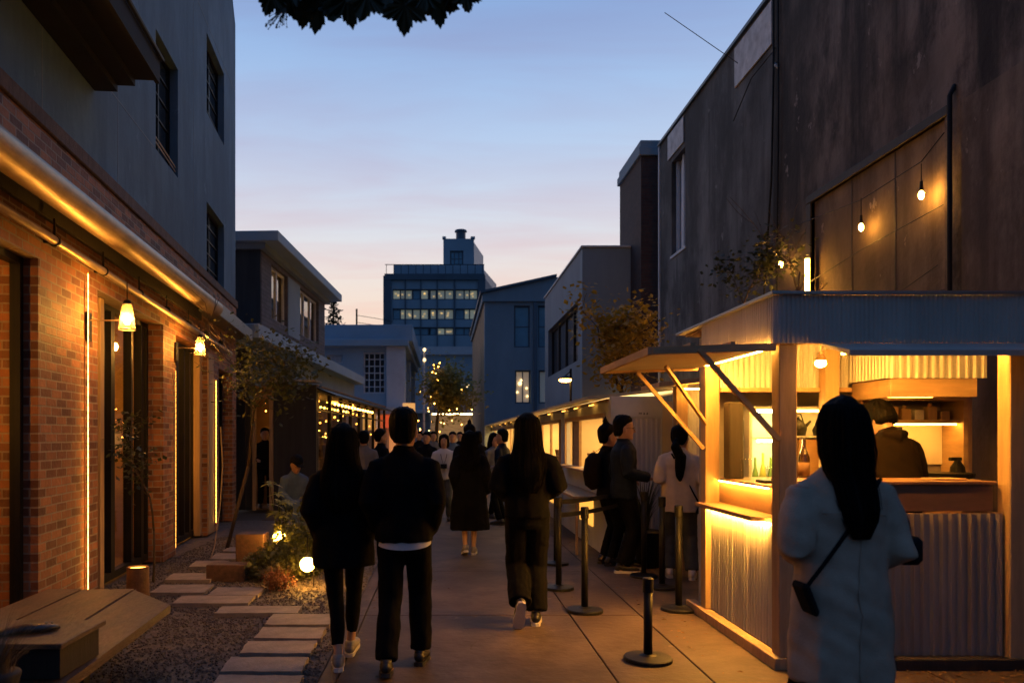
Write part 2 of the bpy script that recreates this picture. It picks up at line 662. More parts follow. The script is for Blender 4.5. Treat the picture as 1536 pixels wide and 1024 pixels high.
# gravel bed: a base sheet and loose stones
b = MB()
nx, ny = 40, 150
for i in range(nx):
    for j in range(ny):
        pass
x0, x1, y0, y1 = -4.3, -0.81, 1.5, 14.4
V, Fc = [], []
for j in range(ny + 1):
    for i in range(nx + 1):
        x, y = x0 + (x1 - x0) * i / nx, y0 + (y1 - y0) * j / ny
        V.append((x, y, -0.018 + 0.014 * noise.noise((x * 2.2, y * 2.2, 0)) + 0.008 * noise.noise((x * 9, y * 9, 3))))
for j in range(ny):
    for i in range(nx):
        a = j * (nx + 1) + i
        Fc.append((a, a + 1, a + nx + 2, a + nx + 1))
b.b.free()
OCT = [(1, 0, 0), (-1, 0, 0), (0, 1, 0), (0, -1, 0), (0, 0, 1), (0, 0, -1)]
OF = [(0, 2, 4), (2, 1, 4), (1, 3, 4), (3, 0, 4), (2, 0, 5), (1, 2, 5), (3, 1, 5), (0, 3, 5)]
for k in range(21000):
    y = 3.6 + 8.5 * RN.random() ** 1.35
    x = RN.uniform(-3.5 if y > 4.5 else -2.6, -0.82)
    z = -0.014 + 0.014 * noise.noise((x * 2.2, y * 2.2, 0)) + 0.008 * noise.noise((x * 9, y * 9, 3))
    s = RN.uniform(0.006, 0.0155) * (1.25 if RN.random() < 0.1 else 1)
    M = Matrix.Rotation(RN.uniform(0, 6.28), 3, 'Z') @ Matrix.Rotation(RN.uniform(-0.6, 0.6), 3, 'X')
    o = len(V)
    for p in OCT:
        q = M @ Vector((p[0] * s * RN.uniform(0.8, 1.3), p[1] * s * RN.uniform(0.8, 1.2), p[2] * s * 0.7))
        V.append((x + q.x, y + q.y, z + 0.004 + q.z))
    Fc.extend([(a + o, c + o, d + o) for a, c, d in OF])
tag(from_lists('gravel', V, Fc, M_gravel), kind='stuff', label='dark gravel of the planted bed along the brick shop')

# stepping slabs (pixel corners on the ground plane -> metres)
M_slab = mat('slab_stone', (0.27, 0.225, 0.18), 0.8, 0.25, 7, 0.3, 50, detail=9)
SL = [
    (305, 440, 1048, 1012, 14), (330, 452, 1006, 984, 13), (359, 466, 978, 960, 12), (381, 481, 956, 940, 10), (397, 493, 936, 920, 9),
    (322, 446, 919, 908, 8), (259, 372, 904, 892, 9), (311, 386, 892, 880, 11), (225, 306, 888, 876, 13), (247, 315, 869, 859, 6),
    (283, 332, 849, 840, 6), (313, 354, 838, 829, 6), (334, 361, 826, 820, 4)]
SLAB_LABELS = [
    'pale stepping slab nearest the viewer, cut by the bottom edge of the photo',
    'second pale stepping slab up from the bottom edge of the photo',
    'third pale stepping slab up from the bottom edge, beside the feet of the couple',
    'fourth pale stepping slab up from the bottom edge of the photo',
    'fifth pale stepping slab from the bottom, the last of the straight run beside the pavement',
    'wide stepping slab where the path bends left towards the brick shop',
    'long stepping slab just behind the far corner of the plank table',
    'short stepping slab right below the low shrub and timber block',
    'stepping slab just right of the glowing candle lantern',
    'stepping slab in front of the second brick pillar',
    'small stepping slab left of the timber planter block',
    'small dim stepping slab beside the wooden planter box',
    'farthest tiny stepping slab by the foot of the leaning tree']
slab_rows = []
for (xa, xb, yb, yt, sh), lab in zip(SL, SLAB_LABELS):
    z = 0.022
    A, B_ = gr(xa, yb, z), gr(xb, yb, z)
    D = gr(xa + sh, yt, z)
    Y0, Y1 = A.y, D.y
    m = MB()
    xl, xr = A.x, B_.x
    dx = (gr(xa + sh, yt, z).x - xl) * 0.5
    poly = [(xl, Y0), (xr, Y0 + RN.uniform(-.015, .015)), (xr + dx * 0.6, Y1), (xl + dx, Y1 + RN.uniform(-.015, .015))]
    cx, cy = sum(p[0] for p in poly) / 4, sum(p[1] for p in poly) / 4
    # irregular edge
    P = []
    for i in range(4):
        p, q = Vector(poly[i]), Vector(poly[(i + 1) % 4])
        for t in range(6):
            r = p.lerp(q, t / 6)
            P.append(r + Vector((RN.uniform(-.006, .006), RN.uniform(-.006, .006))))
    m.prism(P, lambda p: Vector((p[0], p[1], -0.045)), lambda p: Vector((p[0], p[1], z + RN.uniform(-.002, .002))))
    o = m.build('stepping_slab', M_slab, loc=(cx, cy, 0), world=True)
    tag(o, lab, 'stepping stone', 'stepping slabs across the gravel')
    slab_rows.append((min(xl, xl + dx), max(xr, xr + dx), Y0, Y1))

# fallen leaves on the ground by the kiosk front, a few blown over the lane
V, Fc = [], []
for k in range(1120):
    x = RN.uniform(2.3, 4.4)
    y = 4.15 + 0.95 * RN.random()
    if k > 900:
        x, y = RN.choice((RN.uniform(-.8, 2.2), RN.gauss(-.75, .15), RN.gauss(2.0, .2))), RN.uniform(4.5, 13)
    s = RN.uniform(0.010, 0.028)
    M = Matrix.Rotation(RN.uniform(0, 6.28), 3, 'Z') @ Matrix.Rotation(RN.uniform(-.5, .5), 3, 'X')
    o = len(V)
    for p in ((-1, 0, 0), (0, -.45, .12), (1, 0, 0), (0, .45, .12)):
        q = M @ Vector(p) * s
        V.append((x + q.x, y + q.y, 0.009 + abs(q.z)))
    Fc.append((o, o + 1, o + 2, o + 3))
M_dead = mat('dead_leaf', (0.16, 0.085, 0.03), 0.8, 0.5, 30)
tag(from_lists('fallen_leaves', V, Fc, M_dead), kind='stuff', label='dry fallen leaves on the ground before the kiosk and along the lane')

# hairline cracks in the slabs
m = MB()
for (x, y, a, n_) in ((2.0, 6.3, -8, 9), (0.2, 5.6, 62, 7), (1.4, 7.9, 20, 8), (-.3, 9.6, 150, 8), (.6, 7.2, -35, 6)):
    p = Vector((x, y))
    d_ = rad(a)
    prev = None
    for k in range(n_):
        d_ += RN.uniform(-.5, .5)
        s_ = Vector((-math.sin(d_), math.cos(d_))) * .0022 * (1 - k / n_ * .7)
        pr2 = (m.b.verts.new((p.x - s_.x, p.y - s_.y, .0042)), m.b.verts.new((p.x + s_.x, p.y + s_.y, .0042)))
        if prev:
            m.b.faces.new([prev[0], prev[1], pr2[1], pr2[0]])
        prev = pr2
        p = p + Vector((math.cos(d_), math.sin(d_))) * RN.uniform(.04, .09)
tag(m.build('pavement_crack', M_soil), kind='structure')

# ------------------------------------------------------------------ left brick shop
TH = math.atan(0.09)
LB = thing('brick_shop', 'tall grey rendered building with lamplit brick ground floor beside the gravel bed', 'building', (-2.62, 0, 0), TH)

def lu(px):
    return 2.62 / ((CX - px) / F - 0.09)

def LP(u, n, z):
    return Vector((n, u, z))

def lbuild(m, name, mt, parent=None, smooth=False):
    return m.build(name, mt, parent or LB, smooth, world=False)

doors = [(3.0, 6.0, 0, 2.94), (7.29, 9.55, 0, 2.94), (10.16, 12.05, 0, 2.9), (12.95, 14.2, 0, 2.7)]
m = MB()
m.grid(2.0, 14.6, 0, 3.98, -0.34, 0.0, doors, LP)
lbuild(m, 'wall', M_brick)
M_render = stained('render_bluegrey', (0.135, 0.235, 0.325), (0.088, 0.15, 0.21), (0.17, 0.285, 0.385), stain=0.6, bump=0.2)
wins = [(9.28, 10.33, 5.02, 6.47), (12.1, 13.5, 6.65, 7.9), (12.1, 13.5, 4.12, 5.25)]
m = MB()
m.grid(2.0, 14.6, 4.12, 10.6, -0.4, -0.015, wins, LP)
for v in m.b.verts:
    if v.co.y > 14.5 and v.co.z > 10.5:
        v.co.y = 12.7
for v in m.b.verts:
    if v.co.y > 14.5 and v.co.z > 7.8:
        v.co.z = 9.36
lbuild(m, 'upper_wall', M_render)
m = MB()
m.box(-0.34, 0.03, 2.0, 14.62, 3.982, 4.118, bev=0.01)
lbuild(m, 'coping', mat('coping_brick', (0.14, 0.085, 0.06), 0.8, 0.4, 8, 0.4, 40, stretch=(1, 4, 1)))
m = MB()
m.box(-6, -0.42, 2.0, 14.55, 4.2, 9.2)
m.box(-6, -0.36, 14.3, 14.58, 0, 4.19)
lbuild(m, 'rear_mass', M_conc)
for k, (a, c, z0, z1) in enumerate(wins):
    w = MB()
    t = 0.035
    w.box(-0.17, -0.12, a, a + t, z0, z1)
    w.box(-0.17, -0.12, c - t, c, z0, z1)
    w.box(-0.17, -0.12, a + t, c - t, z0, z0 + t)
    w.box(-0.17, -0.12, a + t, c - t, z1 - t, z1)
    w.box(-0.162, -0.128, (a + c) / 2 - .014, (a + c) / 2 + .014, z0 + t, z1 - t)
    for q in range(1, 5):
        zz = z0 + (z1 - z0) * q / 5
        w.box(-0.16, -0.13, a + t, c - t, zz - .009, zz + .009)
    wo = lbuild(w, 'window', M_black)
    p = MB()
    p.box(-0.151, -0.145, a + t, c - t, z0 + t, z1 - t)
    lbuild(p, 'pane', M_paneD, wo)
m = MB()
for u in (4.4, 6.1, 7.9, 11.2):
    m.box(-0.0149, -0.0125, u, u + .012, 4.13, 9.2)
for z in (5.0, 8.05):
    m.box(-0.0149, -0.012, 2.1, 9.2 if z < 6 else 14.5, z, z + .012)
lbuild(m, 'panel_joint', M_concblue)
# rails across the first upper window
m = MB()
for z in (5.12, 5.18):
    m.tube([(-0.06, 9.28, z + 0.05), (-0.05, 10.33, z - 0.02)], 0.009)
lbuild(m, 'window_rail', M_copper)
# dark slatted canopy high on the wall
m = MB()
for i, (n0, n1, z) in enumerate(((0.0, 0.2, 4.80), (0.2, 0.36, 4.86), (0.36, 0.54, 4.92))):
    m.box(n0 - 0.01, n1, 2.6, 7.24 - 0.0 * i, z, z + 0.06)
m.box(0.54, 0.58, 2.6, 7.26, 4.90, 5.12)
m.box(0.0, 0.54, 2.6, 7.22, 5.06, 5.10)
for u in (3.4, 4.2, 5.0, 5.8, 6.6, 7.18):
    m.box(0.0, 0.53, u, u + 0.03, 4.99, 5.055)
lbuild(m, 'canopy', M_blackm)
m = MB()
m.tube([(0.60, 2.6, 5.13), (0.60, 7.27, 5.13)], 0.022)
lbuild(m, 'canopy_gutter', M_black)
# timber soffit and the big rolled gutter
m = MB()
m.box(0.0, 0.22, 2.2, 11.5, 3.44, 3.48)
m.box(0.0, 0.04, 2.2, 11.5, 3.28, 3.44)
lbuild(m, 'soffit', M_darkwood)
m = MB()
K = 22
pr = [(0.13 * math.cos(t), 0.13 * math.sin(t)) for t in [rad(-200 + 225 * i / K) for i in range(K + 1)]]
def gut(p, u, zc, s):
    return Vector((0.28 + p[0] * s, u, zc + p[1] * s))
rows = []
for i in range(9):
    u = 2.4 + (11.25 - 2.4) * i / 8
    rows.append((u, 3.33 + 0.10 * i / 8, 0.95))
outr = [[m.b.verts.new(gut(p, u, z, s)) for p in pr] for (u, z, s) in rows]
inr = [[m.b.verts.new(gut(p, u, z, s * 0.95)) for p in pr] for (u, z, s) in rows]
for A in (outr, inr):
    for P, Q in zip(A, A[1:]):
        for j in range(K):
            m.b.faces.new([P[j], P[j + 1], Q[j + 1], Q[j]])
for j in (0, K):
    for i in range(8):
        m.b.faces.new([outr[i][j], outr[i + 1][j], inr[i + 1][j], inr[i][j]])
m.b.faces.new(outr[-1])
lbuild(m, 'gutter', M_copper, smooth=True)
m = MB()
m.box(0.0, 0.30, 11.3, 14.5, 3.40, 3.43)
m.box(0.28, 0.32, 11.3, 14.5, 3.36, 3.56, bev=0.005)
lbuild(m, 'eaves_flashing', M_zinc)
m = MB()
m.tube([(0.085, 2.5, 3.12), (0.085, 7.0, 3.10), (0.085, 13.6, 3.02)], 0.036, 12)
lbuild(m, 'pipe', M_copper, smooth=True)
for u in (5.0, 6.1, 7.2, 8.3, 9.4, 10.5, 11.6, 12.7):
    m = MB()
    m.tube([(0.085, u - .012, 3.10), (0.085, u + .012, 3.10)], 0.044, 12)
    m.box(0.0, 0.05, u - .012, u + .012, 3.085, 3.115)
    m.box(0.075, 0.09, u - .008, u + .008, 3.14, 3.28)
    lbuild(m, 'pipe_bracket', M_black)

M_int = mat('interior_brown', (0.34, 0.21, 0.11), 0.8, 0.3, 1.5)
# shop fronts: black frames, panes, room behind
def shopfront(u0, u1, z1, bars, n=-0.22, pale=()):
    f = MB()
    t = 0.055
    f.box(n - .04, n + .04, u0 + 0.002, u0 + t, 0.03, z1)
    f.box(n - .04, n + .04, u1 - t, u1 - 0.002, 0.03, z1)
    f.box(n - .04, n + .04, u0 + t, u1 - t, z1 - t, z1 - 0.003)
    f.box(n - .04, n + .04, u0 + t, u1 - t, 0.03, 0.11)
    for (c, w) in bars:
        f.box(n - .045, n + .045, c - w / 2, c + w / 2, 0.11, z1 - t)
    fo = lbuild(f, 'shopfront', M_black)
    p = MB()
    p.box(n - .006, n, u0 + t, u1 - t, 0.11, z1 - t)
    lbuild(p, 'pane', M_glass, fo)
    for (c, w, nn) in pale:
        q = MB()
        q.box(nn - .05, nn + .05, c - w / 2, c + w / 2, 0.02, z1 - 0.01, bev=0.006)
        lbuild(q, 'timber_post', M_wood)
shopfront(3.0, 6.0, 2.94, [(4.6, .07)], n=-.15)
shopfront(7.29, 9.55, 2.94, [(7.95, .09), (8.25, .12), (8.9, .06), (9.3, .1)], pale=[(7.68, .11, -0.14)])
shopfront(10.16, 12.05, 2.9, [(10.55, .06), (10.95, .10), (11.35, .06), (11.7, .1)], pale=[(11.95, .13, -0.12)])
shopfront(12.95, 14.2, 2.7, [(13.3, .06), (13.7, .1)])
m = MB()
m.box(-0.02, 0.022, 12.07, 12.46, 0.02, 2.86, bev=0.004)
lbuild(m, 'timber_panel', M_wood)
m = MB()
m.box(-3.2, -3.1, 2.0, 14.3, 0, 3.3)
m.box(-3.1, -0.36, 2.0, 2.1, 0, 3.3)
m.box(-3.1, -0.36, 6.6, 6.7, 0, 3.3)
m.box(-3.1, -0.36, 9.8, 9.9, 0, 3.3)
m.box(-3.1, -0.36, 12.4, 12.5, 0, 3.3)
m.box(-3.1, -0.345, 2.1, 14.3, 3.3, 3.4)
m.box(-3.1, -0.345, 2.1, 14.3, 0.0, 0.03)
lbuild(m, 'interior_wall', M_int)
# small glowing bulbs inside the shop
for (u, n, z, s) in ((5.1, -0.9, 1.75, 6), (5.55, -1.4, 1.3, 6), (8.6, -1.3, 2.0, 4), (9.2, -1.6, 1.2, 4), (11.0, -1.3, 1.6, 4), (11.6, -1.0, 1.1, 4)):
    m = MB()
    m.ball((n, u, z), 0.045, 2, (1, 1, 1.3))
    m.tube([(n, u, z + .05), (n, u, 3.3)], 0.006, 6)
    lbuild(m, 'pendant_bulb', emi('bulb_dim', WARM, 170))

# wall lamps
M_frost = bpy.data.materials.new('ribbed_glass')
M_frost.use_nodes = True
_nt = M_frost.node_tree
_nt.nodes.remove(_nt.nodes['Principled BSDF'])
_a, _b, _m = _nt.nodes.new('ShaderNodeBsdfTransparent'), _nt.nodes.new('ShaderNodeBsdfTranslucent'), _nt.nodes.new('ShaderNodeMixShader')
_b.inputs['Color'].default_value = (.8, .7, .55, 1)
_m.inputs[0].default_value = 0.10
_nt.links.new(_a.outputs[0], _m.inputs[1])
_nt.links.new(_b.outputs[0], _m.inputs[2])
_nt.links.new(_m.outputs[0], _nt.nodes['Material Output'].inputs['Surface'])
M_bulb = emi('bulb_hot', WARM2, 760)
def wall_lamp(u, n, zl, zp, label):
    t = thing('wall_lamp', label, 'lamp', LB.matrix_world @ Vector((0, 0, 0)), 0, 'glass wall lamps on the brick shop')
    base = RM(LB) @ Vector((0, u, 0))
    t.location = (base.x, base.y, zp)
    t.rotation_euler = (0, 0, TH)
    d = zl - zp
    m = MB()
    m.box(0.002, 0.035, -0.05, 0.05, -0.13, 0.13, bev=0.006)
    m.build('back_plate', M_black, t, world=False)
    m = MB()
    m.tube([(0.035, 0, 0.06), (n, 0, 0.06)], 0.007)
    m.tube([(n, 0, 0.06), (n, 0, d + 0.11)], 0.009)
    m.build('arm', M_copper, t, world=False)
    m = MB()
    m.disc((n, 0, 0), 0.038, d + 0.10, d + 0.135, 16, 0.03)
    m.tube([(n, 0, d + 0.135), (n, 0, d + 0.30)], 0.005)
    m.build('cap', M_black, t, world=False)
    m = MB()
    R0, R1 = 0.042, 0.074
    k = 20
    A = [m.b.verts.new((n + R0 * math.cos(6.2832 * j / k), R0 * math.sin(6.2832 * j / k), d + 0.10)) for j in range(k)]
    B_ = [m.b.verts.new((n + R1 * math.cos(6.2832 * j / k), R1 * math.sin(6.2832 * j / k), d - 0.13)) for j in range(k)]
    for j in range(k):
        m.b.faces.new([A[j], A[(j + 1) % k], B_[(j + 1) % k], B_[j]])
    g = m.build('glass_shade', M_frost, t, smooth=True, world=False)
    m = MB()
    m.tube([(n + R1 * math.cos(6.2832 * j / k), R1 * math.sin(6.2832 * j / k), d - 0.13) for j in range(k + 1)], 0.004, 6)
    m.build('rim', M_copper, g, world=False)
    m = MB()
    m.ball((n, 0, d - 0.035), 0.034, 2, (1, 1, 1.55))
    m.build('bulb', M_bulb, t, smooth=True, world=False)
    return t
wall_lamp(7.0, 0.36, 2.66, 2.55, 'lit glass wall lamp nearest the viewer, by the bright strip on brick')
wall_lamp(10.12, 0.32, 2.76, 2.66, 'second lit glass wall lamp, farther along, above the second brick pillar')

def led_strip(u, z0, z1, label, st, n=0.014):
    base = RM(LB) @ Vector((n, u, z0))
    t = thing('light_strip', label, 'light strip', base, TH, 'vertical light strips on the brick shop')
    m = MB()
    m.box(-0.012, -0.006, -0.004, 0.004, 0, z1 - z0)
    for q in range(6):
        zz = (z1 - z0) * (q + .5) / 6
        m.box(-0.006, 0.0175, -0.002, 0.002, zz, zz + .006)
    m.build('channel', M_copper, t, world=False)
    m = MB()
    # slightly broken line of LEDs behind diffuser
    z = 0.01
    while z < z1 - z0 - 0.03:
        h = 0.063
        m.box(0.018, 0.023, -0.0022, 0.0022, z, z + h)
        z += 0.07
    m.build('diffuser', emi('strip_%d' % st, WARM, st), t, world=False)
led_strip(6.95, 0.08, 3.0, 'bright vertical light strip on the brick pier beside the near lamp', 30)
led_strip(10.02, 0.1, 2.4, 'dim vertical light strip on the second brick pillar', 4)
led_strip(12.5, 0.15, 2.5, 'vertical light strip at the edge of the pale timber panel behind the tree', 20, n=0.03)

# poster in the window
t = thing('poster', 'small white framed notice standing in the shop window by the timber post', 'poster', RM(LB) @ Vector((-0.19, 7.46, 1.2)), TH)
m = MB()
m.box(-0.012, 0.012, -0.13, 0.13, 0, 0.66, bev=0.003)
m.build('frame', M_zinc, t, world=False)
m = MB()
m.box(0.0125, 0.015, -0.115, 0.115, 0.015, 0.645)
pp = m.build('sheet', mat('poster_sheet', (0.62, 0.62, 0.60), 0.4, 0.08, 9), t, world=False)
m = MB()
m.ball((0.017, 0.0, 0.4), 0.05, 2, (0.04, 1, 1))
for i, w in enumerate((0.16, 0.12, 0.17, 0.10)):
    m.box(0.0152, 0.0165, -w / 2, w / 2, 0.07 + i * 0.045, 0.084 + i * 0.045)
m.build('print', mat('print_grey', (0.12, 0.12, 0.12), 0.6), pp, world=False)
# ------------------------------------------------------------------ plank table and what stands on it
TZ = 0.45
t = thing('plank_table', 'low table of three wide weathered planks on the gravel beside the brick wall', 'table', (-2.2, 4.4, 0))
edges = [(-2.86, -2.62, -2.78, -2.50), (-2.605, -2.24, -2.49, -2.02), (-2.225, -1.80, -2.005, -1.665)]
for (fl, fr, nl, nr) in edges:
    m = MB()
    far = 5.55
    near = 2.9
    if fr > -1.9:
        poly = [(nl, near), (nr, near), (-1.79, 5.03), (-2.22, 5.52), (fl, far)]
    else:
        poly = [(nl, near), (nr, near), (fr, far), (fl, far)]
    m.prism(poly, lambda p: Vector((p[0], p[1], TZ - 0.05)), lambda p: Vector((p[0], p[1], TZ + RN.uniform(-.003, .003))))
    m.build('plank', M_plank, t)
m = MB()
for (x, y) in ((-2.6, 3.1), (-1.85, 3.1), (-2.7, 5.3), (-2.18, 4.6)):
    m.box(x - .04, x + .04, y - .04, y + .04, 0, TZ - .05)
    m.build('leg', M_darkwood, t)
    m = MB()
m.b.free()
for (a, c_, y) in ((-2.7, -1.83, 3.25), (-2.76, -2.0, 4.7)):
    m = MB()
    m.box(a, c_, y, y + .08, TZ - .13, TZ - .053)
    m.build('crossbar', M_darkwood, t)

t = thing('wooden_box', 'small dark timber box with a pale lid standing on the plank table', 'box', (-1.95, 3.65, TZ + 0.004))
m = MB()
m.box(-2.20, -1.735, 3.47, 3.86, TZ + .005, TZ + .145)
m.build('carcass', M_darkwood, t)
m = MB()
m.box(-2.23, -1.715, 3.44, 3.90, TZ + .147, TZ + .172, bev=0.003)
m.build('lid', M_plank, t)
LZ = TZ + .173
t = thing('leather_tray', 'small dark leather catch-all with brass studs lying on the lid of the timber box', 'tray', (-1.96, 3.66, LZ))
m = MB()
pts = []
for i in range(9):
    a = i / 8
    pts.append((-2.08 + 0.22 * a, 3.55 + 0.16 * a + 0.02 * math.sin(a * 6), LZ + 0.012 + 0.010 * math.sin(a * 3.1)))
m.tube(pts, [(0.03, 0.010), (0.042, 0.016), (0.045, 0.02), (0.046, 0.022), (0.046, 0.022), (0.045, 0.022), (0.04, 0.02), (0.034, 0.018), (0.022, 0.010)], 10, ref=(0, 0, 1))
m.build('pouch', mat('dark_leather', (0.02, 0.013, 0.010), 0.32, 0.3, 20, 0.2, 60), t, smooth=True)
m = MB()
for p in ((-1.90, 3.665, LZ + .035), (-1.885, 3.69, LZ + .03), (-1.95, 3.62, LZ + .04)):
    m.ball(p, 0.008, 1)
m.build('stud', mat('brass', (0.8, 0.5, 0.2), 0.2, 0.1, 5, metal=1.0), t)

# dry grass in a pot at the table's near end
def blades(mb, c, n, h, spread, w=0.004, seed=1, lean=0.6):
    r = random.Random(seed)
    for k in range(n):
        a = r.uniform(0, 6.283)
        L_ = h * r.uniform(0.5, 1.1)
        d = Vector((math.cos(a), math.sin(a), 0))
        p = Vector(c) + d * r.uniform(0, spread * 0.3)
        s = Vector((-d.y, d.x, 0)) * w
        prev = None
        le = lean * r.uniform(0.4, 1.3)
        for i in range(5):
            f = i / 4
            q = p + d * (L_ * le * f * f) + Vector((0, 0, L_ * (f - 0.35 * le * f * f)))
            ww = s * (1 - f * 0.9)
            pair = (mb.b.verts.new(q - ww), mb.b.verts.new(q + ww))
            if prev:
                mb.b.faces.new([prev[0], prev[1], pair[1], pair[0]])
            prev = pair
t = thing('grass_pot', 'round pot of wispy dry grass at the lower left corner, on the plank table', 'potted plant', (-1.86, 3.2, TZ + .004))
m = MB()
m.tube([(-1.86, 3.2, TZ + .005), (-1.86, 3.2, TZ + .03), (-1.86, 3.2, TZ + .11), (-1.86, 3.2, TZ + .12)], [0.06, 0.07, 0.09, 0.085], 20)
m.build('pot', M_darkwood, t, smooth=True)
m = MB()
blades(m, (-1.86, 3.2, TZ + .11), 260, 0.30, 0.22, 0.0016, 5, 0.9)
m.build('foliage', mat('dry_grass', (0.16, 0.10, 0.045), 0.8, 0.4, 20), t)

# candle lantern
c = Vector((-2.90, 7.28, 0))
t = thing('candle_lantern', 'rusty cylinder lantern with a glowing open top behind the plank table', 'lantern', c)
m = MB()
k = 28
def ringv(mb, r, z):
    return [mb.b.verts.new((c.x + r * math.cos(6.2832 * j / k), c.y + r * math.sin(6.2832 * j / k), z)) for j in range(k)]
rr = [ringv(m, 0.105, 0.0), ringv(m, 0.1, 0.32), ringv(m, 0.088, 0.32), ringv(m, 0.088, 0.2)]
for A, B_ in zip(rr, rr[1:]):
    for j in range(k):
        m.b.faces.new([A[j], A[(j + 1) % k], B_[(j + 1) % k], B_[j]])
m.b.faces.new(rr[-1])
m.build('cylinder', mat('rusty_steel', (0.13, 0.06, 0.028), 0.7, 0.4, 7, 0.3, 40), t, smooth=False)
m = MB()
m.tube([(c.x, c.y, 0.203), (c.x, c.y, 0.305)], [0.084, 0.084], 20)
m.build('candle', emi('candle_wax', WARM2, 7), t)

# globe lamps among the plants
for (px, py, Y, r, lab, zt) in ((419, 806, 9.2, 0.075, 'small lit glass globe lamp hanging in front of the leafy plant', 0.75), (461, 846, 7.95, 0.075, 'lit glass globe lamp low over the gravel, beside the black jacket woman', 0.55)):
    p = at(px, py, Y)
    t = thing('globe_lamp', lab, 'lamp', (p.x, p.y, 0), 0, 'globe lamps among the plants')
    m = MB()
    m.ball(p, r, 3)
    m.build('globe', emi('globe_glow', WARM2, 130), t, smooth=True)
    m = MB()
    m.tube([(p.x + .05, p.y + .1, -0.03), (p.x + .05, p.y + .1, zt - .08), (p.x + .035, p.y + .06, zt - .02), (p.x, p.y + .01, zt - .04), (p.x, p.y, p.z + r - .002)], 0.006, 6)
    m.build('stake', M_black, t)
    m = MB()
    for a in range(4):
        th = a * math.pi / 4
        m.tube([(p.x + (r + .003) * math.cos(th) * math.cos(q), p.y + (r + .003) * math.sin(th) * math.cos(q), p.z + (r + .003) * math.sin(q)) for q in [rad(-90 + 20 * i) for i in range(19)]], 0.0022, 4)
    m.build('cage', M_black, t)

# ------------------------------------------------------------------ plants
def leaf_cards(mb, pts, size, rng, per=1, jit=0.1, flat=0.5, asp=0.38):
    for p in pts:
        for k in range(per):
            c_ = Vector(p) + Vector((rng.gauss(0, jit), rng.gauss(0, jit), rng.gauss(0, jit)))
            s = size * rng.uniform(0.6, 1.25)
            M = Matrix.Rotation(rng.uniform(0, 6.283), 3, 'Z') @ Matrix.Rotation(rng.gauss(0.3, flat), 3, 'Y') @ Matrix.Rotation(rng.uniform(-.6, .6), 3, 'X')
            vs = [mb.b.verts.new(c_ + M @ Vector(q) * s) for q in ((0, 0, 0), (0.45, -asp, -.06), (1, 0, .02), (0.45, asp, -.06))]
            mb.b.faces.new([vs[0], vs[1], vs[2]])
            mb.b.faces.new([vs[0], vs[2], vs[3]])

def grow(p, d, L_, r, depth, rng, segs, tips, spread=0.6, kids=3, up=0.15):
    """recursive limb; appends (points, radii) to segs and leaf anchor points to tips"""
    pts, rs = [p.copy()], [r]
    n = 4
    q = p.copy()
    dd = d.normalized()
    for i in range(n):
        dd = (dd + Vector((rng.gauss(0, .14), rng.gauss(0, .14), rng.gauss(0, .08) + up * 0.3))).normalized()
        q = q + dd * (L_ / n)
        pts.append(q.copy())
        rs.append(r * (1 - 0.5 * (i + 1) / n))
    segs.append((pts, rs))
    if depth <= 1:
        for i in range(1, n + 1):
            tips.append(pts[i])
    if depth == 0:
        return
    for k in range(kids):
        i = rng.randint(2, n)
        a = rng.uniform(0, 6.283)
        side = Vector((math.cos(a), math.sin(a), rng.uniform(-.1, .5)))
        nd = (dd * (1 - spread) + side * spread).normalized()
        grow(pts[i], nd, L_ * rng.uniform(0.55, 0.8), rs[i] * 0.65, depth - 1, rng, segs, tips, spread, kids, up)

def tree(name, label, base, d, L_, r, depth, seed, ml, leaf, per, jit, spread=0.6, kids=3, group=None, cat='tree', up=0.15, clear=0.0, limit=None):
    rng = random.Random(seed)
    t = thing(name, label, cat, base, 0, group)
    segs, tips = [], []
    base = Vector(base)
    p0 = base - Vector((0, 0, 0.03))
    if clear > 0:
        q = base + Vector(d).normalized() * clear
        segs.append(([p0, p0.lerp(q, .5) + Vector((rng.uniform(-.03, .03), 0, 0)), q], [r * 1.25, r * 1.1, r]))
        p0 = q
    grow(p0, Vector(d), L_, r, depth, rng, segs, tips, spread, kids, up)
    m = MB()
    for (pts, rs) in segs:
        m.tube(pts, [max(x, 0.003) for x in rs], 6)
    m.build('trunk', M_bark, t, smooth=True)
    if ml is not None:
        m = MB()
        if limit:
            tips = [p for p in tips if limit(p)]
        leaf_cards(m, tips, leaf, rng, per, jit)
        m.build('crown', ml, t)
    return t

# leaning young tree beside the shop front
tree('young_tree', 'leaning slim tree with fine olive leaves in front of the brick shop windows', (-3.0, 10.6, 0), (0.28, -0.05, 1), 1.1, 0.022, 3, 12, M_leaf, 0.07, 8, 0.15, spread=0.62, kids=4, clear=1.2, limit=lambda p: p.x > (-3.22 if p.z < 2.35 else -2.9) and p.z < 3.1)
tree('sapling', 'small dark sapling close to the second shop window behind the candle lantern', (-3.14, 8.3, 0), (0.05, -0.1, 1), 0.75, 0.012, 2, 5, M_leafd, 0.065, 6, 0.07, spread=0.5, kids=3, clear=0.55)
# pale creeper cable of the tree
m = MB()
m.tube([gr(316, 838, 0.02), at(322, 818, 9.8), at(330, 760, 10.2), at(334, 700, 10.4), at(331, 640, 10.5)], 0.009, 6)
o = m.build('garden_cable', mat('cable_tan', (0.35, 0.24, 0.13), 0.6), loc=gr(316, 838, 0.02))
tag(o, 'thin tan cable rising from the ground along the leaning slim tree', 'cable')

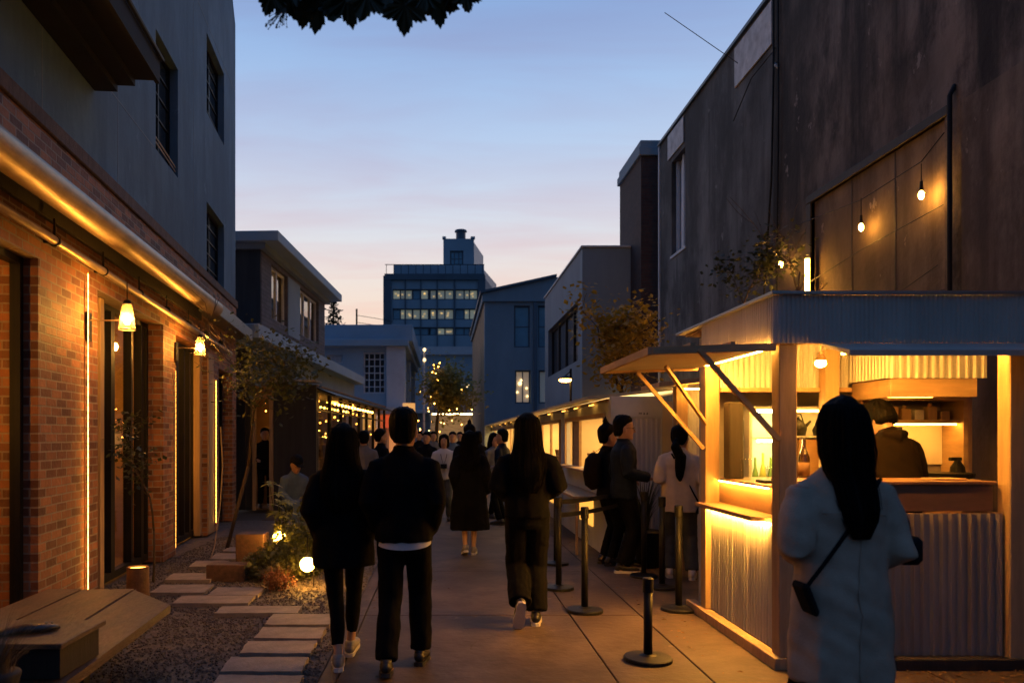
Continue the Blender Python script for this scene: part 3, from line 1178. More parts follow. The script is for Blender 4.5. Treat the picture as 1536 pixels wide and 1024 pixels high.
# leafy plant with big serrated leaves
def bigplant(label, base, h, n, seed):
    rng = random.Random(seed)
    t = thing('leafy_plant', label, 'plant', base)
    base = Vector(base)
    ms, ml = MB(), MB()
    for k in range(n):
        a = rng.uniform(0, 6.283)
        top = base + Vector((math.cos(a) * h * .32 * rng.random(), math.sin(a) * h * .2, h * rng.uniform(.55, 1.0)))
        mid = base.lerp(top, .5) + Vector((rng.uniform(-.03, .03), 0, 0))
        ms.tube([base, mid, top], [0.009, 0.007, 0.004], 6)
        for c_, cnt, s in ((top, 9, 0.16), (mid.lerp(top, .5), 4, 0.13)):
            for q in range(cnt):
                th = q / cnt * 6.283 + rng.uniform(-.3, .3)
                el = rng.uniform(-.15, .65)
                dd = Vector((math.cos(th) * math.cos(el), math.sin(th) * math.cos(el), math.sin(el)))
                sd = dd.cross(Vector((0, 0, 1))).normalized()
                L_ = s * rng.uniform(.7, 1.15)
                pts = []
                for i in range(7):
                    f = i / 6
                    w = 0.17 * math.sin(math.pi * min(1, f * 0.9 + .08)) * (0.7 if i % 2 else 1.1)
                    pts.append((c_ + dd * L_ * f - Vector((0, 0, L_ * .35 * f * f)), sd * (w * L_)))
                for (p, w), (p2, w2) in zip(pts, pts[1:]):
                    a_, b_, c2, d2 = ml.b.verts.new(p - w), ml.b.verts.new(p + w), ml.b.verts.new(p2 + w2), ml.b.verts.new(p2 - w2)
                    ml.b.faces.new([a_, b_, c2, d2])
    ms.build('stem', M_leaf, t)
    ml.build('leaves', mat('leaf_fresh', (0.30, 0.31, 0.06), 0.5, 0.35, 9, transl=0.35), t)
g0 = gr(424, 842)
bigplant('upright plant with fans of serrated yellow-green leaves behind the globe lamp', (g0.x + .02, 9.35, -0.01), 1.02, 9, 3)

def shrub(name, label, c, rx, ry, h, n, size, ml, seed, blade=0, group=None):
    rng = random.Random(seed)
    t = thing(name, label, 'shrub', c, 0, group)
    m = MB()
    pts = []
    for k in range(n):
        a, q = rng.uniform(0, 6.283), rng.random() ** .5
        z = h * rng.random() ** .8 * (1 - .55 * q * q) * (0.75 + 0.5 * noise.noise((a * 1.5, q * 3, seed)))
        pts.append((c[0] + math.cos(a) * q * rx, c[1] + math.sin(a) * q * ry, z + .01))
    leaf_cards(m, pts, size, rng, 1, 0.015, 0.7)
    if blade:
        for k in range(7):
            blades(m, (c[0] + rng.uniform(-rx, rx) * .6, c[1] + rng.uniform(-ry, ry) * .6, 0), blade, h * 1.15, rx * .5, 0.003, seed * 10 + k, .7)
    m.build('foliage', ml, t)
    m = MB()
    for k in range(14):
        p = rng.choice(pts)
        m.tube([(c[0] + rng.uniform(-.05, .05), c[1] + rng.uniform(-.05, .05), -.02), (p[0], p[1], p[2])], [0.006, 0.003], 5)
    m.build('twigs', M_bark, t)
s0 = gr(412, 868)
shrub('low_shrub', 'low feathery green shrub on the gravel beneath the upright leafy plant', (s0.x + .02, 8.6, 0), 0.42, 0.45, 0.42, 2600, 0.055, M_leaf, 4, 40)
s1 = gr(440, 850)
shrub('low_shrub', 'dense taller shrub right behind the woman in the long black jacket', (s1.x + .12, 9.1, 0), 0.42, 0.4, 0.85, 2600, 0.06, M_leaf, 6, 20)
shrub('red_grass', 'reddish dry tuft of grass at the near edge of the low shrub', (gr(415, 885).x, 7.85, 0), 0.17, 0.16, 0.25, 350, 0.035, mat('leaf_red', (0.18, 0.07, 0.03), 0.7, 0.4, 9, transl=.2), 8, 26)
m = MB()
p = at(384, 812, 9.5)
m.box(p.x - .2, p.x + .14, 9.3, 9.6, -.02, 0.37, bev=0.006)
o = m.build('planter_box', M_plank, loc=(p.x, 9.45, 0))
tag(o, 'square timber planter box at the left of the upright leafy plant', 'planter')
m = MB()
p = gr(340, 869)
m.box(p.x - .21, p.x + .21, 8.28, 8.5, -.02, 0.17, bev=0.008)
o = m.build('timber_block', M_plank, loc=(p.x, 8.39, 0))
tag(o, 'low reddish timber block on the gravel at the left of the low shrub', 'timber')

# ------------------------------------------------------------------ second building on the left
B2T = -math.atan(0.05)
B2 = thing('dark_cafe', 'two storey dark cafe with flat overhanging roof and lit shop front behind the leaning tree', 'building', (-3.6, 14.75, 0), B2T)
def cb(m, name, mt, parent=None, smooth=False):
    return m.build(name, mt, parent or B2, smooth, world=False)
def B2P(u, n, z):
    return Vector((n, u, z))
M_clad = mat('dark_cladding', (0.030, 0.031, 0.034), 0.6, 0.3, 2, 0.1, 20, stretch=(4, 4, .5))
# upper storey
M_hallp = mat('hall_paint', (0.27, 0.38, 0.47), .8, .1, .8, .1, 20)
UZ0, UZ1 = 3.75, 5.5
WZ0, WZ1 = 4.18, 5.38
m = MB()
m.grid(1.46, 8.0, UZ0, UZ1, -0.62, -0.32, [(2.23, 3.63, WZ0, WZ1), (4.9, 7.16, WZ0, WZ1)], B2P)
cb(m, 'upper_wall', M_brickgrey)
m = MB()
m.box(-5.5, -0.33, 1.42, 1.457, UZ0, UZ1)
m.box(-5.5, -0.64, 7.7, 7.98, UZ0, UZ1)
m.box(-5.5, -5.3, 1.46, 7.69, UZ0, UZ1)
cb(m, 'front_cladding', M_clad)
for (a, c_, nb) in ((2.23, 3.63, 2), (4.9, 7.16, 3)):
    w = MB()
    z0, z1 = WZ0, WZ1
    for i in range(nb + 1):
        u = a + (c_ - a) * i / nb
        w.box(-.46, -.40, max(a, u - .035), min(c_, u + .035), z0, z1)
    w.box(-.455, -.405, a, c_, z0, z0 + .05)
    w.box(-.455, -.405, a, c_, z1 - .05, z1)
    wo = cb(w, 'window', M_white)
    p = MB()
    p.box(-.435, -.43, a, c_, z0 + .05, z1 - .05)
    cb(p, 'pane', M_glass, wo)
m = MB()
m.box(-.33, -.305, 3.66, 4.86, UZ0 + .25, UZ1 - .1)
cb(m, 'wall_panel', M_concblue)
m = MB()
for u in (2.4, 3.4):
    m.ball((-1.0, u + .3, 5.0 - (u - 2.4) * .1), 0.07, 1)
    m.ball((-1.5, u + 1.2, 4.75), 0.05, 1)
cb(m, 'room_lamp', emi('bulb_room', WARM2, 25))
m = MB()
m.box(-5.3, -.64, 1.47, 7.69, UZ0 - .02, UZ0 + .02)
m.box(-3.0, -2.95, 1.47, 7.69, UZ0 + .02, UZ1)
cb(m, 'interior_wall', M_int)
m = MB()
m.box(-5.6, 0.12, 1.15, 8.4, UZ1 + .12, UZ1 + .33, bev=0.01)
cb(m, 'roof', M_hallp)
m = MB()
m.box(-5.6, -0.20, 1.3, 8.2, UZ1 + .002, UZ1 + .117)
cb(m, 'soffit', M_concblue)
m = MB()
m.tube([(-1.0, 2.2, UZ1 + .33), (-1.0, 2.2, UZ1 + .42), (-1.0, 2.2, UZ1 + .46)], [.55, .5, .1], 16)
cb(m, 'roof_vent', M_concblue)
# slab edge canopy
m = MB()
m.box(-5.5, 0.06, -0.02, 13.3, 3.45, 3.73, bev=0.01)
cb(m, 'floor_slab', M_hallp)
m = MB()
m.box(-0.6, -0.3, 4.2, 13.2, 2.62, 3.448)
cb(m, 'frieze', M_concblue)
# street level
m = MB()
m.box(-5.5, -0.55, 1.45, 1.6, 0, 3.44)
cb(m, 'dark_wall', M_clad)
m = MB()
for i in range(5):
    u = 0.3
    n = -2.05 + i * .30
    m.box(n, n + .25, 1.25 + .02 * (i % 2), 1.3 + .02 * (i % 2), 0.02, 2.75)
cb(m, 'sliding_door', M_darkwood)
m = MB()
m.box(-0.50, -0.44, 1.40, 1.5, 0, 2.45)
m.box(-0.14, -0.06, 1.40, 1.5, 0, 2.45)
m.box(-0.44, -0.14, 1.40, 1.5, 2.37, 2.45)
cb(m, 'door_frame', M_wood)
m = MB()
m.box(-0.05, 0.86, 1.42, 1.52, 0, 2.65)
cb(m, 'dark_panel', M_clad)
m = MB()
m.box(-0.7, 0.95, 1.0, 1.55, 2.68, 2.72)
cb(m, 'door_hood', M_zinc)
m = MB()
m.box(-0.9, -0.86, 2.4, 13, 0, 2.7)
m.box(-0.9, 0.6, 2.6, 2.65, 0, 2.7)
m.box(-0.86, 0.7, 13.3, 13.35, 0, 2.7)
m.box(-0.86, 0.85, 1.6, 13.3, 2.62, 2.66)
m.box(-0.86, 0.85, 1.6, 13.3, 0.0, 0.03)
cb(m, 'interior_wall', mat('interior_warm', (0.26, 0.16, 0.08), 0.8, 0.35, 2))
f = MB()
for i in range(9):
    u = 1.55 + i * 1.42
    f.box(.78, .86, u, u + .10, 0.03, 2.5)
f.box(.79, .85, 1.55, 13.0, 2.5, 2.6)
f.box(.79, .85, 1.55, 13.0, 2.1, 2.14)
f.box(.79, .85, 1.55, 13.0, 0.03, 0.5)
fo = cb(f, 'shopfront', M_black)
p = MB()
p.box(.815, .82, 1.6, 13.0, 0.5, 2.5)
cb(p, 'pane', M_glass, fo)
m = MB()
m.prism([(0.45, 2.72), (1.25, 2.40), (1.25, 2.44), (0.45, 2.76)], lambda p: Vector((p[0], 1.5, p[1])), lambda p: Vector((p[0], 13.2, p[1])))
cb(m, 'awning', M_black)
# shelving and lamps inside
m = MB()
for i in range(7):
    for z in (0.9, 1.3, 1.7, 2.1):
        m.box(-.85, -.55, 2.9 + i * 1.45, 4.1 + i * 1.45, z, z + .03)
cb(m, 'shelf', M_wood)
rng = random.Random(4)
m = MB()
for i in range(46):
    m.ball((rng.uniform(-.5, .6), rng.uniform(1.8, 12.8), rng.uniform(1.2, 2.5)), rng.uniform(.02, .04), 1)
cb(m, 'fairy_lights', emi('fairy', WARM, 18))
rng = random.Random(9)
m = MB()
for i in range(34):
    m.box(x := rng.uniform(-.83, -.6), x + .1, y := rng.uniform(2.9, 12.8), y + .1, z := rng.choice((.93, 1.33, 1.73)), z + rng.uniform(.1, .3))
cb(m, 'goods', M_plank)
m = MB()
for u in (2.8, 5.4, 8.2, 11.2):
    m.box(-.3, -.05, u, u + .5, 2.56, 2.6)
cb(m, 'ceiling_lamp', emi('ceil_warm', WARM, 26))
# doorway glow
m = MB()
rng = random.Random(3)
for i in range(16):
    m.ball((rng.uniform(-.46, -.12), rng.uniform(1.9, 2.3), rng.uniform(.9, 2.3)), rng.uniform(.012, .022), 1)
cb(m, 'doorway_lights', emi('fairy', WARM, 18))

def string_light(name, pts, r, strength, label, n, sag=0.05, group=None, drop=0.05):
    p0 = Vector(pts[0])
    t = thing(name, label, 'string light', p0, 0, group)
    P = [Vector(p) for p in pts]
    path = []
    for a, c_ in zip(P, P[1:]):
        for i in range(8):
            f = i / 8
            q = a.lerp(c_, f)
            q.z -= sag * 4 * f * (1 - f)
            path.append(q)
    path.append(P[-1])
    m = MB()
    m.tube(path, 0.006, 5)
    m.build('wire', M_black, t)
    for k in range(n):
        f = (k + .5) / n * (len(path) - 1)
        i = int(f)
        q = path[i].lerp(path[min(i + 1, len(path) - 1)], f - i)
        m = MB()
        m.ball((q.x, q.y, q.z - drop), r, 1)
        bo = m.build('bulb', emi('string_%d' % strength, WARM2, strength), t)
    return t
W2 = lambda n, u, z: RM(B2) @ Vector((n, u, z))
string_light('string_light', [W2(1.16, 1.7, 2.36), W2(1.16, 7.8, 2.36)], 0.030, 30, 'row of festoon bulbs under the black awning of the dark cafe', 14, 0.0, drop=.10)

# ------------------------------------------------------------------ generic far facade
def facade(m, x0, x1, z0, z1, Y, th, holes):
    m.grid(x0, x1, z0, z1, Y + th, Y, holes, lambda u, n, z: Vector((u, n, z)))

def winframe(root, x0, x1, z0, z1, Y, nx_, nz_, frame, pane, t=0.06, dep=0.12):
    w = MB()
    w.box(x0, x0 + t, Y + dep, Y + dep + .06, z0, z1)
    w.box(x1 - t, x1, Y + dep, Y + dep + .06, z0, z1)
    w.box(x0 + t, x1 - t, Y + dep, Y + dep + .06, z0, z0 + t)
    w.box(x0 + t, x1 - t, Y + dep, Y + dep + .06, z1 - t, z1)
    for i in range(1, nx_):
        x = x0 + (x1 - x0) * i / nx_
        w.box(x - t * .35, x + t * .35, Y + dep + .008, Y + dep + .05, z0 + t, z1 - t)
    for i in range(1, nz_):
        z = z0 + (z1 - z0) * i / nz_
        w.box(x0 + t, x1 - t, Y + dep + .012, Y + dep + .046, z - t * .35, z + t * .35)
    wo = w.build('window', frame, root)
    p = MB()
    p.box(x0 + t, x1 - t, Y + dep + .025, Y + dep + .03, z0 + t, z1 - t)
    p.build('pane', pane, wo)
    return wo

# white building behind the cafe
M_hall = mat('hall_paint', (0.27, 0.38, 0.47), .8, .1, .8, .1, 20)
YW = 30.0
def X_(px, Y): return (px - CX) / F * Y
def Z_(py, Y): return CH - (py - CY) / F * Y
t = thing('white_hall', 'pale two storey hall with boxed parapet and barred windows between cafe and office block', 'building', (X_(560, YW), YW, 0))
xa, xb = X_(440, YW), X_(607, YW)
holes = [(X_(545, YW), X_(578, YW), Z_(590, YW), Z_(528, YW)), (X_(490, YW), X_(514, YW), Z_(545, YW), Z_(532, YW))]
m = MB()
facade(m, xa, xb, 0, Z_(520, YW), YW, .4, holes)
m.b.transform(Matrix.Identity(4))
m.build('wall', M_hall, t)
m = MB()
m.grid(YW + .41, YW + 12, 0, Z_(520, YW), xb - .4, xb, [(YW + 1.2, YW + 5, 2.6, Z_(535, YW) + .4), (YW + 6, YW + 11, 2.6, Z_(535, YW) + .4)], lambda u, n, z: Vector((n, u, z)))
m.box(xa, xb - .5, YW + .5, YW + 11.8, 0.1, Z_(522, YW))
m.build('side_wall', M_hall, t)
for h in holes:
    winframe(t, *h, YW, 4, 6, M_white, M_paneD, t=.06)
m = MB()
m.box(xa, xb + .15, YW - .35, YW + 12.2, Z_(520, YW), Z_(510, YW), bev=.01)
m.box(xa, xb + .3, YW + .3, YW + 12, Z_(510, YW) + .002, Z_(485, YW), bev=.01)
m.build('parapet', M_hall, t)
m = MB()
m.box(X_(580, YW), xb + .02, YW - .16, YW - .003, 0, Z_(520, YW) - .003)
m.build('pier', M_white, t)
m = MB()
m.box(X_(500, YW), X_(612, YW), YW - 1.2, YW - .01, Z_(622, YW), Z_(612, YW))
m.build('shop_canopy', M_white, t)
m = MB()
m.box(X_(540, YW), X_(603, YW), YW - .6, YW - .5, 1.9, Z_(623, YW))
m.build('red_fascia', emi('red_sign', (0.9, 0.07, 0.02), 0.55), t)
m = MB()
m.box(X_(606, YW), X_(624, YW), YW - 1.0, YW - .9, Z_(645, YW), Z_(606, YW))
m.build('lit_panel', emi('panel_lit', WARM2, 0.7), t)
m = MB()
m.box(X_(585, YW), X_(612, YW), YW - .45, YW - .42, 0.2, 1.9)
m.build('lit_shopfront', emi('shop_orange', (1.0, 0.33, 0.08), 0.5), t)

# conifer on the hall roof terrace, utility pole
rng = random.Random(2)
base = at(500, 505, 33.0)
t = thing('conifer', 'small dark conifer rising over the roof of the pale hall', 'tree', base)
m = MB()
m.tube([base, base + Vector((0, 0, 2.0))], [.06, .01], 6)
m.build('trunk', M_bark, t)
m = MB()
for k in range(900):
    f = rng.random() ** 1.2
    z = 0.1 + 1.75 * f
    tier = 0.65 + 0.35 * math.sin(f * 34)
    rr_ = (1 - f) * .75 * tier * rng.uniform(.3, 1) + .04
    a = rng.uniform(0, 6.283)
    leaf_cards(m, [(base.x + rr_ * math.cos(a), base.y + rr_ * math.sin(a), base.z + z)], .13, rng, 1, .01)
m.build('crown', M_leafd, t)
base = at(535, 490, 60)
t = thing('utility_pole', 'thin utility pole with wires far off above the pale hall', 'pole', base)
m = MB()
m.tube([base - Vector((0, 0, 10.1)), base + Vector((0, 0, 1.4))], .07, 6)
m.build('pole', M_black, t)
m = MB()
for dz in (.9, .35):
    m.tube([base + Vector((0, 0, dz)), base + Vector((1.5, 1, dz - .1)), base + Vector((5, 4, dz - .35))], .02, 4)
m.build('wire', M_black, t)

# office block at the end of the street
YO = 62.0
t = thing('office_block', 'tall blue-grey office block with lit windows and roof tank at the street end', 'building', (X_(650, YO), YO, 0))
x0, x1 = X_(577, YO), X_(727, YO)
M_off = mat('office_panel', (0.27, 0.38, 0.46), 0.5, 0.12, .5)
M_offd = mat('office_dark', (0.075, 0.115, 0.155), 0.5, 0.15, .5)
holes = []
rows = [(449.5, 433.5), (479.5, 462.5), (503, 490.5)]
cols = [(590, 612), (614, 639), (642, 670), (675, 712)]
wl = []
edges_ = [(590, 600), (601, 607), (608, 618), (620, 630), (632, 642), (646, 654), (657, 667), (668, 680), (684, 696), (697, 704), (705, 716)]
for (pb, pt) in rows:
    holes.append((X_(589, YO), X_(717, YO), Z_(pb, YO), Z_(pt, YO)))
m = MB()
facade(m, x0, x1, 0, Z_(414, YO), YO, .5, holes)
m.build('wall', M_off, t)
m = MB()
m.prism([(x1 - .02, YO + .01), (X_(745, YO + 7), YO + 7), (x1 - .02, YO + 7)], lambda p: Vector((p[0], p[1], 0)), lambda p: Vector((p[0], p[1], Z_(414, YO) - .1)))
a_, b_ = Vector((x1, YO, 0)), Vector((X_(745, YO + 7), YO + 7, 0))
m.build('side_wall', M_conc, t)
for f in (.25, .55, .8):
    for (pb, pt) in rows[:2]:
        q, r_ = a_.lerp(b_, f), a_.lerp(b_, f + .14)
        m = MB()
        m.beam((q.x + .03, q.y, (Z_(pb, YO) + Z_(pt, YO)) / 2), (r_.x + .03, r_.y, (Z_(pb, YO) + Z_(pt, YO)) / 2), .06, Z_(pt, YO) - Z_(pb, YO))
        m.build('side_window', M_paneD, t)
m = MB()
m.box(x0, x1 - .6, YO + 1.6, YO + 23.9, 0, Z_(414, YO) - .05)
m.build('core', M_offd, t)
rng = random.Random(21)
M_pl = [emi('office_pane_%d' % i, (0.70, 0.74, 0.46), s) for i, s in enumerate((0.06, 0.09, 0.13))]
for r_, (pb, pt) in enumerate(rows):
    w = MB()
    xa_, xb_ = X_(589, YO), X_(717, YO)
    za, zb = Z_(pb, YO), Z_(pt, YO)
    w.box(xa_, xb_, YO + .16, YO + .26, za, za + .1)
    w.box(xa_, xb_, YO + .16, YO + .26, zb - .1, zb)
    for (a, c_) in edges_:
        w.box(X_(c_, YO) - .02, X_(c_, YO) + .07, YO + .15, YO + .27, za, zb)
    wo = w.build('window', M_offd, t)
    for (a, c_) in edges_:
        p = MB()
        p.box(X_(a, YO), X_(c_, YO) - .03, YO + .2, YO + .22, za + .1, zb - .1)
        q = rng.random()
        lit = q < (0.88, .92, .3)[r_]
        mm = M_pl[rng.choice((0, 1, 1, 2))] if lit else M_paneB
        po = p.build('pane', mm, wo)
        if lit:
            s = MB()
            for k in range(rng.randint(1, 3)):
                xx, zz = rng.uniform(X_(a, YO) + .1, X_(c_, YO) - .15), rng.uniform(za + .3, zb - .3)
                s.box(xx - .07, xx + .07, YO + .16, YO + .195, zz - .05, zz + .05)
            s.build('office_lamp', emi('office_lamp', (1, .68, .25), .4), wo)
m = MB()
for (a, c_) in ((607, 609), (630.5, 632), (655, 656.5), (680.5, 683)):
    m.box(X_(a, YO), X_(c_, YO), YO - .12, YO - .003, 5, Z_(416, YO))
m.box(x0 - .1, x0 + .55, YO - .18, YO - .003, 0, Z_(414, YO))
m.box(x1 - .55, x1 + .05, YO - .18, YO - .003, 0, Z_(414, YO))
m.box(x0, x1, YO - .2, YO - .19 + .18, Z_(420, YO), Z_(413, YO) + .1)
m.build('mullion', M_offd, t)
m = MB()
m.box(x0 + .7, x1 + .0, YO + .8, YO + 1.0, Z_(414, YO), Z_(405, YO) + .6)
m.beam((x1 - .1, YO + .9, Z_(409, YO)), (X_(745, YO + 7) - .1, YO + 7, Z_(409, YO)), .15, .9)
m.build('parapet', M_off, t)
m = MB()
for i in range(14):
    xx = x0 + .1 + i * .6
    m.box(xx, xx + .04, YO + .2, YO + .24, Z_(414, YO), Z_(414, YO) + .95)
m.box(x0, x1, YO + .2, YO + .25, Z_(414, YO) + .95, Z_(414, YO) + 1.0)
m.build('railing', M_black, t)
m = MB()
YT = YO + 3
m.grid(X_(665, YT), X_(711, YT), Z_(416, YT), Z_(358, YT), YT + .4, YT, [(X_(675, YT), X_(695, YT), Z_(412, YT), Z_(376, YT))], lambda u, n, z: Vector((u, n, z)))
m.box(X_(665, YT) , X_(711, YT), YT + .45, YT + 10, Z_(416, YT) - 1, Z_(358, YT))
m.prism([(X_(711, YT), YT + .02), (X_(725, YT + 5), YT + 5), (X_(711, YT), YT + 5)], lambda p: Vector((p[0], p[1], Z_(416, YT) - 1)), lambda p: Vector((p[0], p[1], Z_(358, YT) - .3)))
m.box(X_(663.5, YT), X_(669, YT), YT - .1, YT + .38, Z_(358, YT) + .003, Z_(355, YT))
m.box(X_(706, YT), X_(712.5, YT), YT - .1, YT + .38, Z_(358, YT) + .003, Z_(355, YT))
m.build('stair_tower', M_off, t)
winframe(t, X_(675, YT), X_(695, YT), Z_(412, YT), Z_(376, YT), YT, 3, 3, M_offd, M_paneB, t=.12)
m = MB()
xc = X_(692, YT)
zt = Z_(358, YT)
m.tube([(xc, YT + 2, zt), (xc, YT + 2, zt + .3), (xc, YT + 2, zt + .31), (xc, YT + 2, Z_(339, YT)), (xc, YT + 2, Z_(338.5, YT)), (xc, YT + 2, Z_(336, YT))], [.55, .55, .42, .42, .55, .5], 16)
m.build('roof_tank', M_offd, t)
m = MB()
m.box(X_(718, YO), X_(727, YO) - .6, YO + .3, YO + .35, Z_(517, YO), Z_(512, YO) + .1)
m.build('balcony_glow', emi('balcony', WARM2, 1.1), t)

# lower wing in front of the office block, with the lit shop at its foot
YA = 50.0
t = thing('low_annex', 'lower flat-roofed wing with a brightly lit ground floor in front of the office block', 'building', (X_(690, YA), YA, 0))
ha = [(X_(697, YA), X_(727, YA), Z_(588, YA), Z_(567, YA)), (X_(650, YA), X_(690, YA), Z_(588, YA), Z_(567, YA)), (X_(697, YA), X_(727, YA), Z_(618, YA), Z_(601, YA)), (X_(645, YA), X_(727, YA), 0.15, Z_(628, YA) + .6)]
m = MB()
facade(m, X_(612, YA), X_(735, YA), 0, Z_(530, YA), YA, .4, ha)
m.build('wall', M_off, t)
winframe(t, *ha[0], YA, 1, 1, M_offd, mat('sky_pane', (0.06, 0.17, 0.28), 0.25, 0.15, .4), t=.1)
winframe(t, *ha[1], YA, 3, 1, M_offd, M_paneB, t=.1)
winframe(t, *ha[2], YA, 5, 1, M_offd, M_paneD, t=.1)
m = MB()
m.box(X_(610, YA), X_(735, YA), YA - 1.4, YA - .003, Z_(620, YA), Z_(615, YA))
m.build('shop_canopy', M_white, t)
m = MB()
m.box(X_(612, YA), X_(735, YA), YA - .2, YA - .004, Z_(532, YA), Z_(520, YA))
m.build('cornice', M_white, t)
m = MB()
m.box(X_(645, YA), X_(728, YA), YA + 3, YA + 3.1, 0, 3.4)
m.box(X_(645, YA), X_(728, YA), YA + .42, YA + 3, 3.2, 3.3)
m.build('shop_interior', mat('shop_wall', (0.6, 0.48, 0.34), 0.8, .15, 1), t)
m = MB()
m.box(X_(648, YA), X_(727, YA), YA + .45, YA + .6, 3.02, 3.12)
m.build('shop_light', emi('shop_light', (1, .66, .32), 16), t)
m = MB()
for px in (714, 720, 726):
    m.ball(at(px, 607, YA - .3), .13, 1)
for px, py in ((671, 586), (675, 585), (700, 580), (704, 578)):
    m.ball(at(px, py, YA - .2), .08, 1)
m.build('facade_lamp', emi('facade_lamp', (1, .66, .28), 3), t)

# gable building
YG = 33.0
t = thing('gable_hall', 'dark blue-grey hall with a shallow gable and tall narrow windows, one of them lit', 'building', (X_(780, YG), YG, 0))
xg0, xg1 = X_(727, YG), X_(905, YG)
hg = [(X_(771, YG), X_(795, YG), Z_(521, YG), Z_(458, YG)), (X_(807, YG), X_(831, YG), Z_(521, YG), Z_(458, YG)), (X_(772.5, YG), X_(796, YG), Z_(605, YG), Z_(555, YG)), (X_(808, YG), X_(832, YG), Z_(605, YG), Z_(555, YG))]
m = MB()
facade(m, xg0, xg1, 0, Z_(456, YG) + .1, YG, .4, hg)
m.build('wall', M_concblue, t)
m = MB()
zt = Z_(456, YG) + .102
gp = [(xg0 - .1, zt), (xg1, zt), (xg1, Z_(445, YG)), (X_(834, YG), Z_(416, YG)), (xg0 - .1, Z_(441, YG))]
m.prism(gp, lambda p: Vector((p[0], YG - .12, p[1])), lambda p: Vector((p[0], YG + 14, p[1])))
m.build('gable', M_concblue, t)
m = MB()
m.prism([(xg0 - .2, Z_(441, YG) + .002), (X_(834, YG), Z_(416, YG) + .002), (X_(834, YG), Z_(416, YG) + .1), (xg0 - .2, Z_(441, YG) + .1)], lambda p: Vector((p[0], YG - .25, p[1])), lambda p: Vector((p[0], YG + 14, p[1])))
m.build('roof', M_offd, t)
m = MB()
m.box(X_(800, YG), X_(805, YG), YG - .13, YG - .003, 0, zt - .05)
m.build('downpipe', M_offd, t)
m = MB()
m.box(xg0, xg1, YG + .41, YG + 3, 0, .2)
m.box(xg0, xg1, YG + 3, YG + 3.2, 0, zt)
m.box(xg0, xg0 + .2, YG + .41, YG + 13.9, 0.21, zt - .01)
m.build('interior_wall', M_int, t)
winframe(t, *hg[0], YG, 1, 2, M_offd, M_paneB, t=.07)
winframe(t, *hg[1], YG, 1, 2, M_offd, M_paneB, t=.07)
M_litpane = emi('lit_pane', (1.0, 0.66, 0.32), 0.15)
winframe(t, *hg[2], YG, 2, 1, M_offd, M_litpane, t=.07)
winframe(t, *hg[3], YG, 2, 1, M_offd, emi('dim_pane', (0.8, .75, .5), 0.03), t=.07)
m = MB()
m.ball(at(780, 575, YG + .1), .09, 1)
for py, px in ((582, 790), (588, 776), (594, 791), (570, 782)):
    m.ball(at(px, py, YG + .1), .05, 1)
m.build('room_lamp', emi('facade_lamp', (1, .66, .28), 3), t)
# ------------------------------------------------------------------ right side buildings
t = thing('concrete_block', 'plain grey concrete building with a dark ribbon window on its street side', 'building', (3.5, 19.6, 0))
m = MB()
m.grid(19.61, 26.4, 0, 6.3, 3.9, 3.5, [(19.95, 25.6, 3.54, 5.08)], lambda u, n, z: Vector((n, u, z)))
m.build('side_wall', mat('concrete_street', (0.21, 0.25, 0.29), 0.85, 0.14, .9, 0.2, 25, stretch=(1, 1, .5)), t)
m = MB()
m.box(3.497, 4.715, 19.3, 19.6, 0, 6.303)
m.box(3.92, 4.7, 19.62, 26.3, 0, 6.25)
m.build('front_wall', M_concblue, t)
m = MB()
m.box(3.46, 4.715, 19.26, 26.45, 6.306, 6.36, bev=.008)
m.build('coping', M_white, t)
m = MB()
for z in (4.55, 3.3):
    m.box(3.6, 4.70, 19.285, 19.297, z, z + .04)
m.build('shadow_joint', M_concblue, t)
w = MB()
for y in (19.95, 21.3, 22.7, 24.1, 25.54):
    w.box(3.62, 3.68, y, y + .06, 3.6, 5.02)
w.box(3.62, 3.68, 19.95, 25.6, 3.54, 3.6)
w.box(3.62, 3.68, 19.95, 25.6, 5.02, 5.08)
wo = w.build('window', M_darkwood, t)
m = MB()
m.box(3.66, 3.67, 19.95, 25.6, 3.54, 5.08)
m.build('pane', M_paneD, wo)

t = thing('brick_tower', 'narrow dark brick block with a pale cornice between the concrete building and the stained wall', 'building', (4.8, 18.3, 0))
m = MB()
m.box(4.72, 6.5, 18.3, 20.5, 0, 8.25)
m.build('wall', M_brickdark, t)
m = MB()
m.box(4.66, 6.5, 18.24, 20.56, 8.252, 8.45, bev=.01)
m.box(4.70, 6.5, 18.28, 20.52, 8.452, 8.62, bev=.01)
m.build('cornice', M_concblue, t)

WX = 5.0
t = thing('stained_hall', 'tall old hall with dark stained concrete wall along the right behind the kiosk', 'building', (WX, 10, 0))
M_old = stained('old_concrete', (0.165, 0.122, 0.094), (0.020, 0.0155, 0.0125), (0.29, 0.235, 0.20), stain=0.92)
M_old2 = stained('old_concrete_far', (0.125, 0.12, 0.117), (0.036, 0.034, 0.033), (0.22, 0.215, 0.21), stain=0.8)
M_old3 = stained('old_plaster', (0.20, 0.145, 0.105), (0.06, 0.042, 0.03), (0.30, 0.235, 0.185), stain=0.8)
WPm = lambda u, n, z: Vector((n, u, z))
m = MB()
m.grid(11.5, 17.7, 0, 8.25, WX + .4, WX, [(15.85, 16.8, 5.5, 7.55)], WPm)
m.build('far_wall', M_old2, t)
m = MB()
m.grid(2.0, 11.497, 0, 9.7, WX + .4, WX - .05, [(7.57, 10.3, 0.05, 4.7)], WPm)
m.build('near_wall', M_old, t)
m = MB()
m.box(WX - .01, WX + .12, 7.57, 10.3, 0.05, 4.7)
m.build('recessed_panel', M_old3, t)
m = MB()
m.box(WX - .05 - .016, WX - .053, 3.0, 7.30, 0, 4.75)
m.build('plaster_patch', M_old3, t)
m = MB()
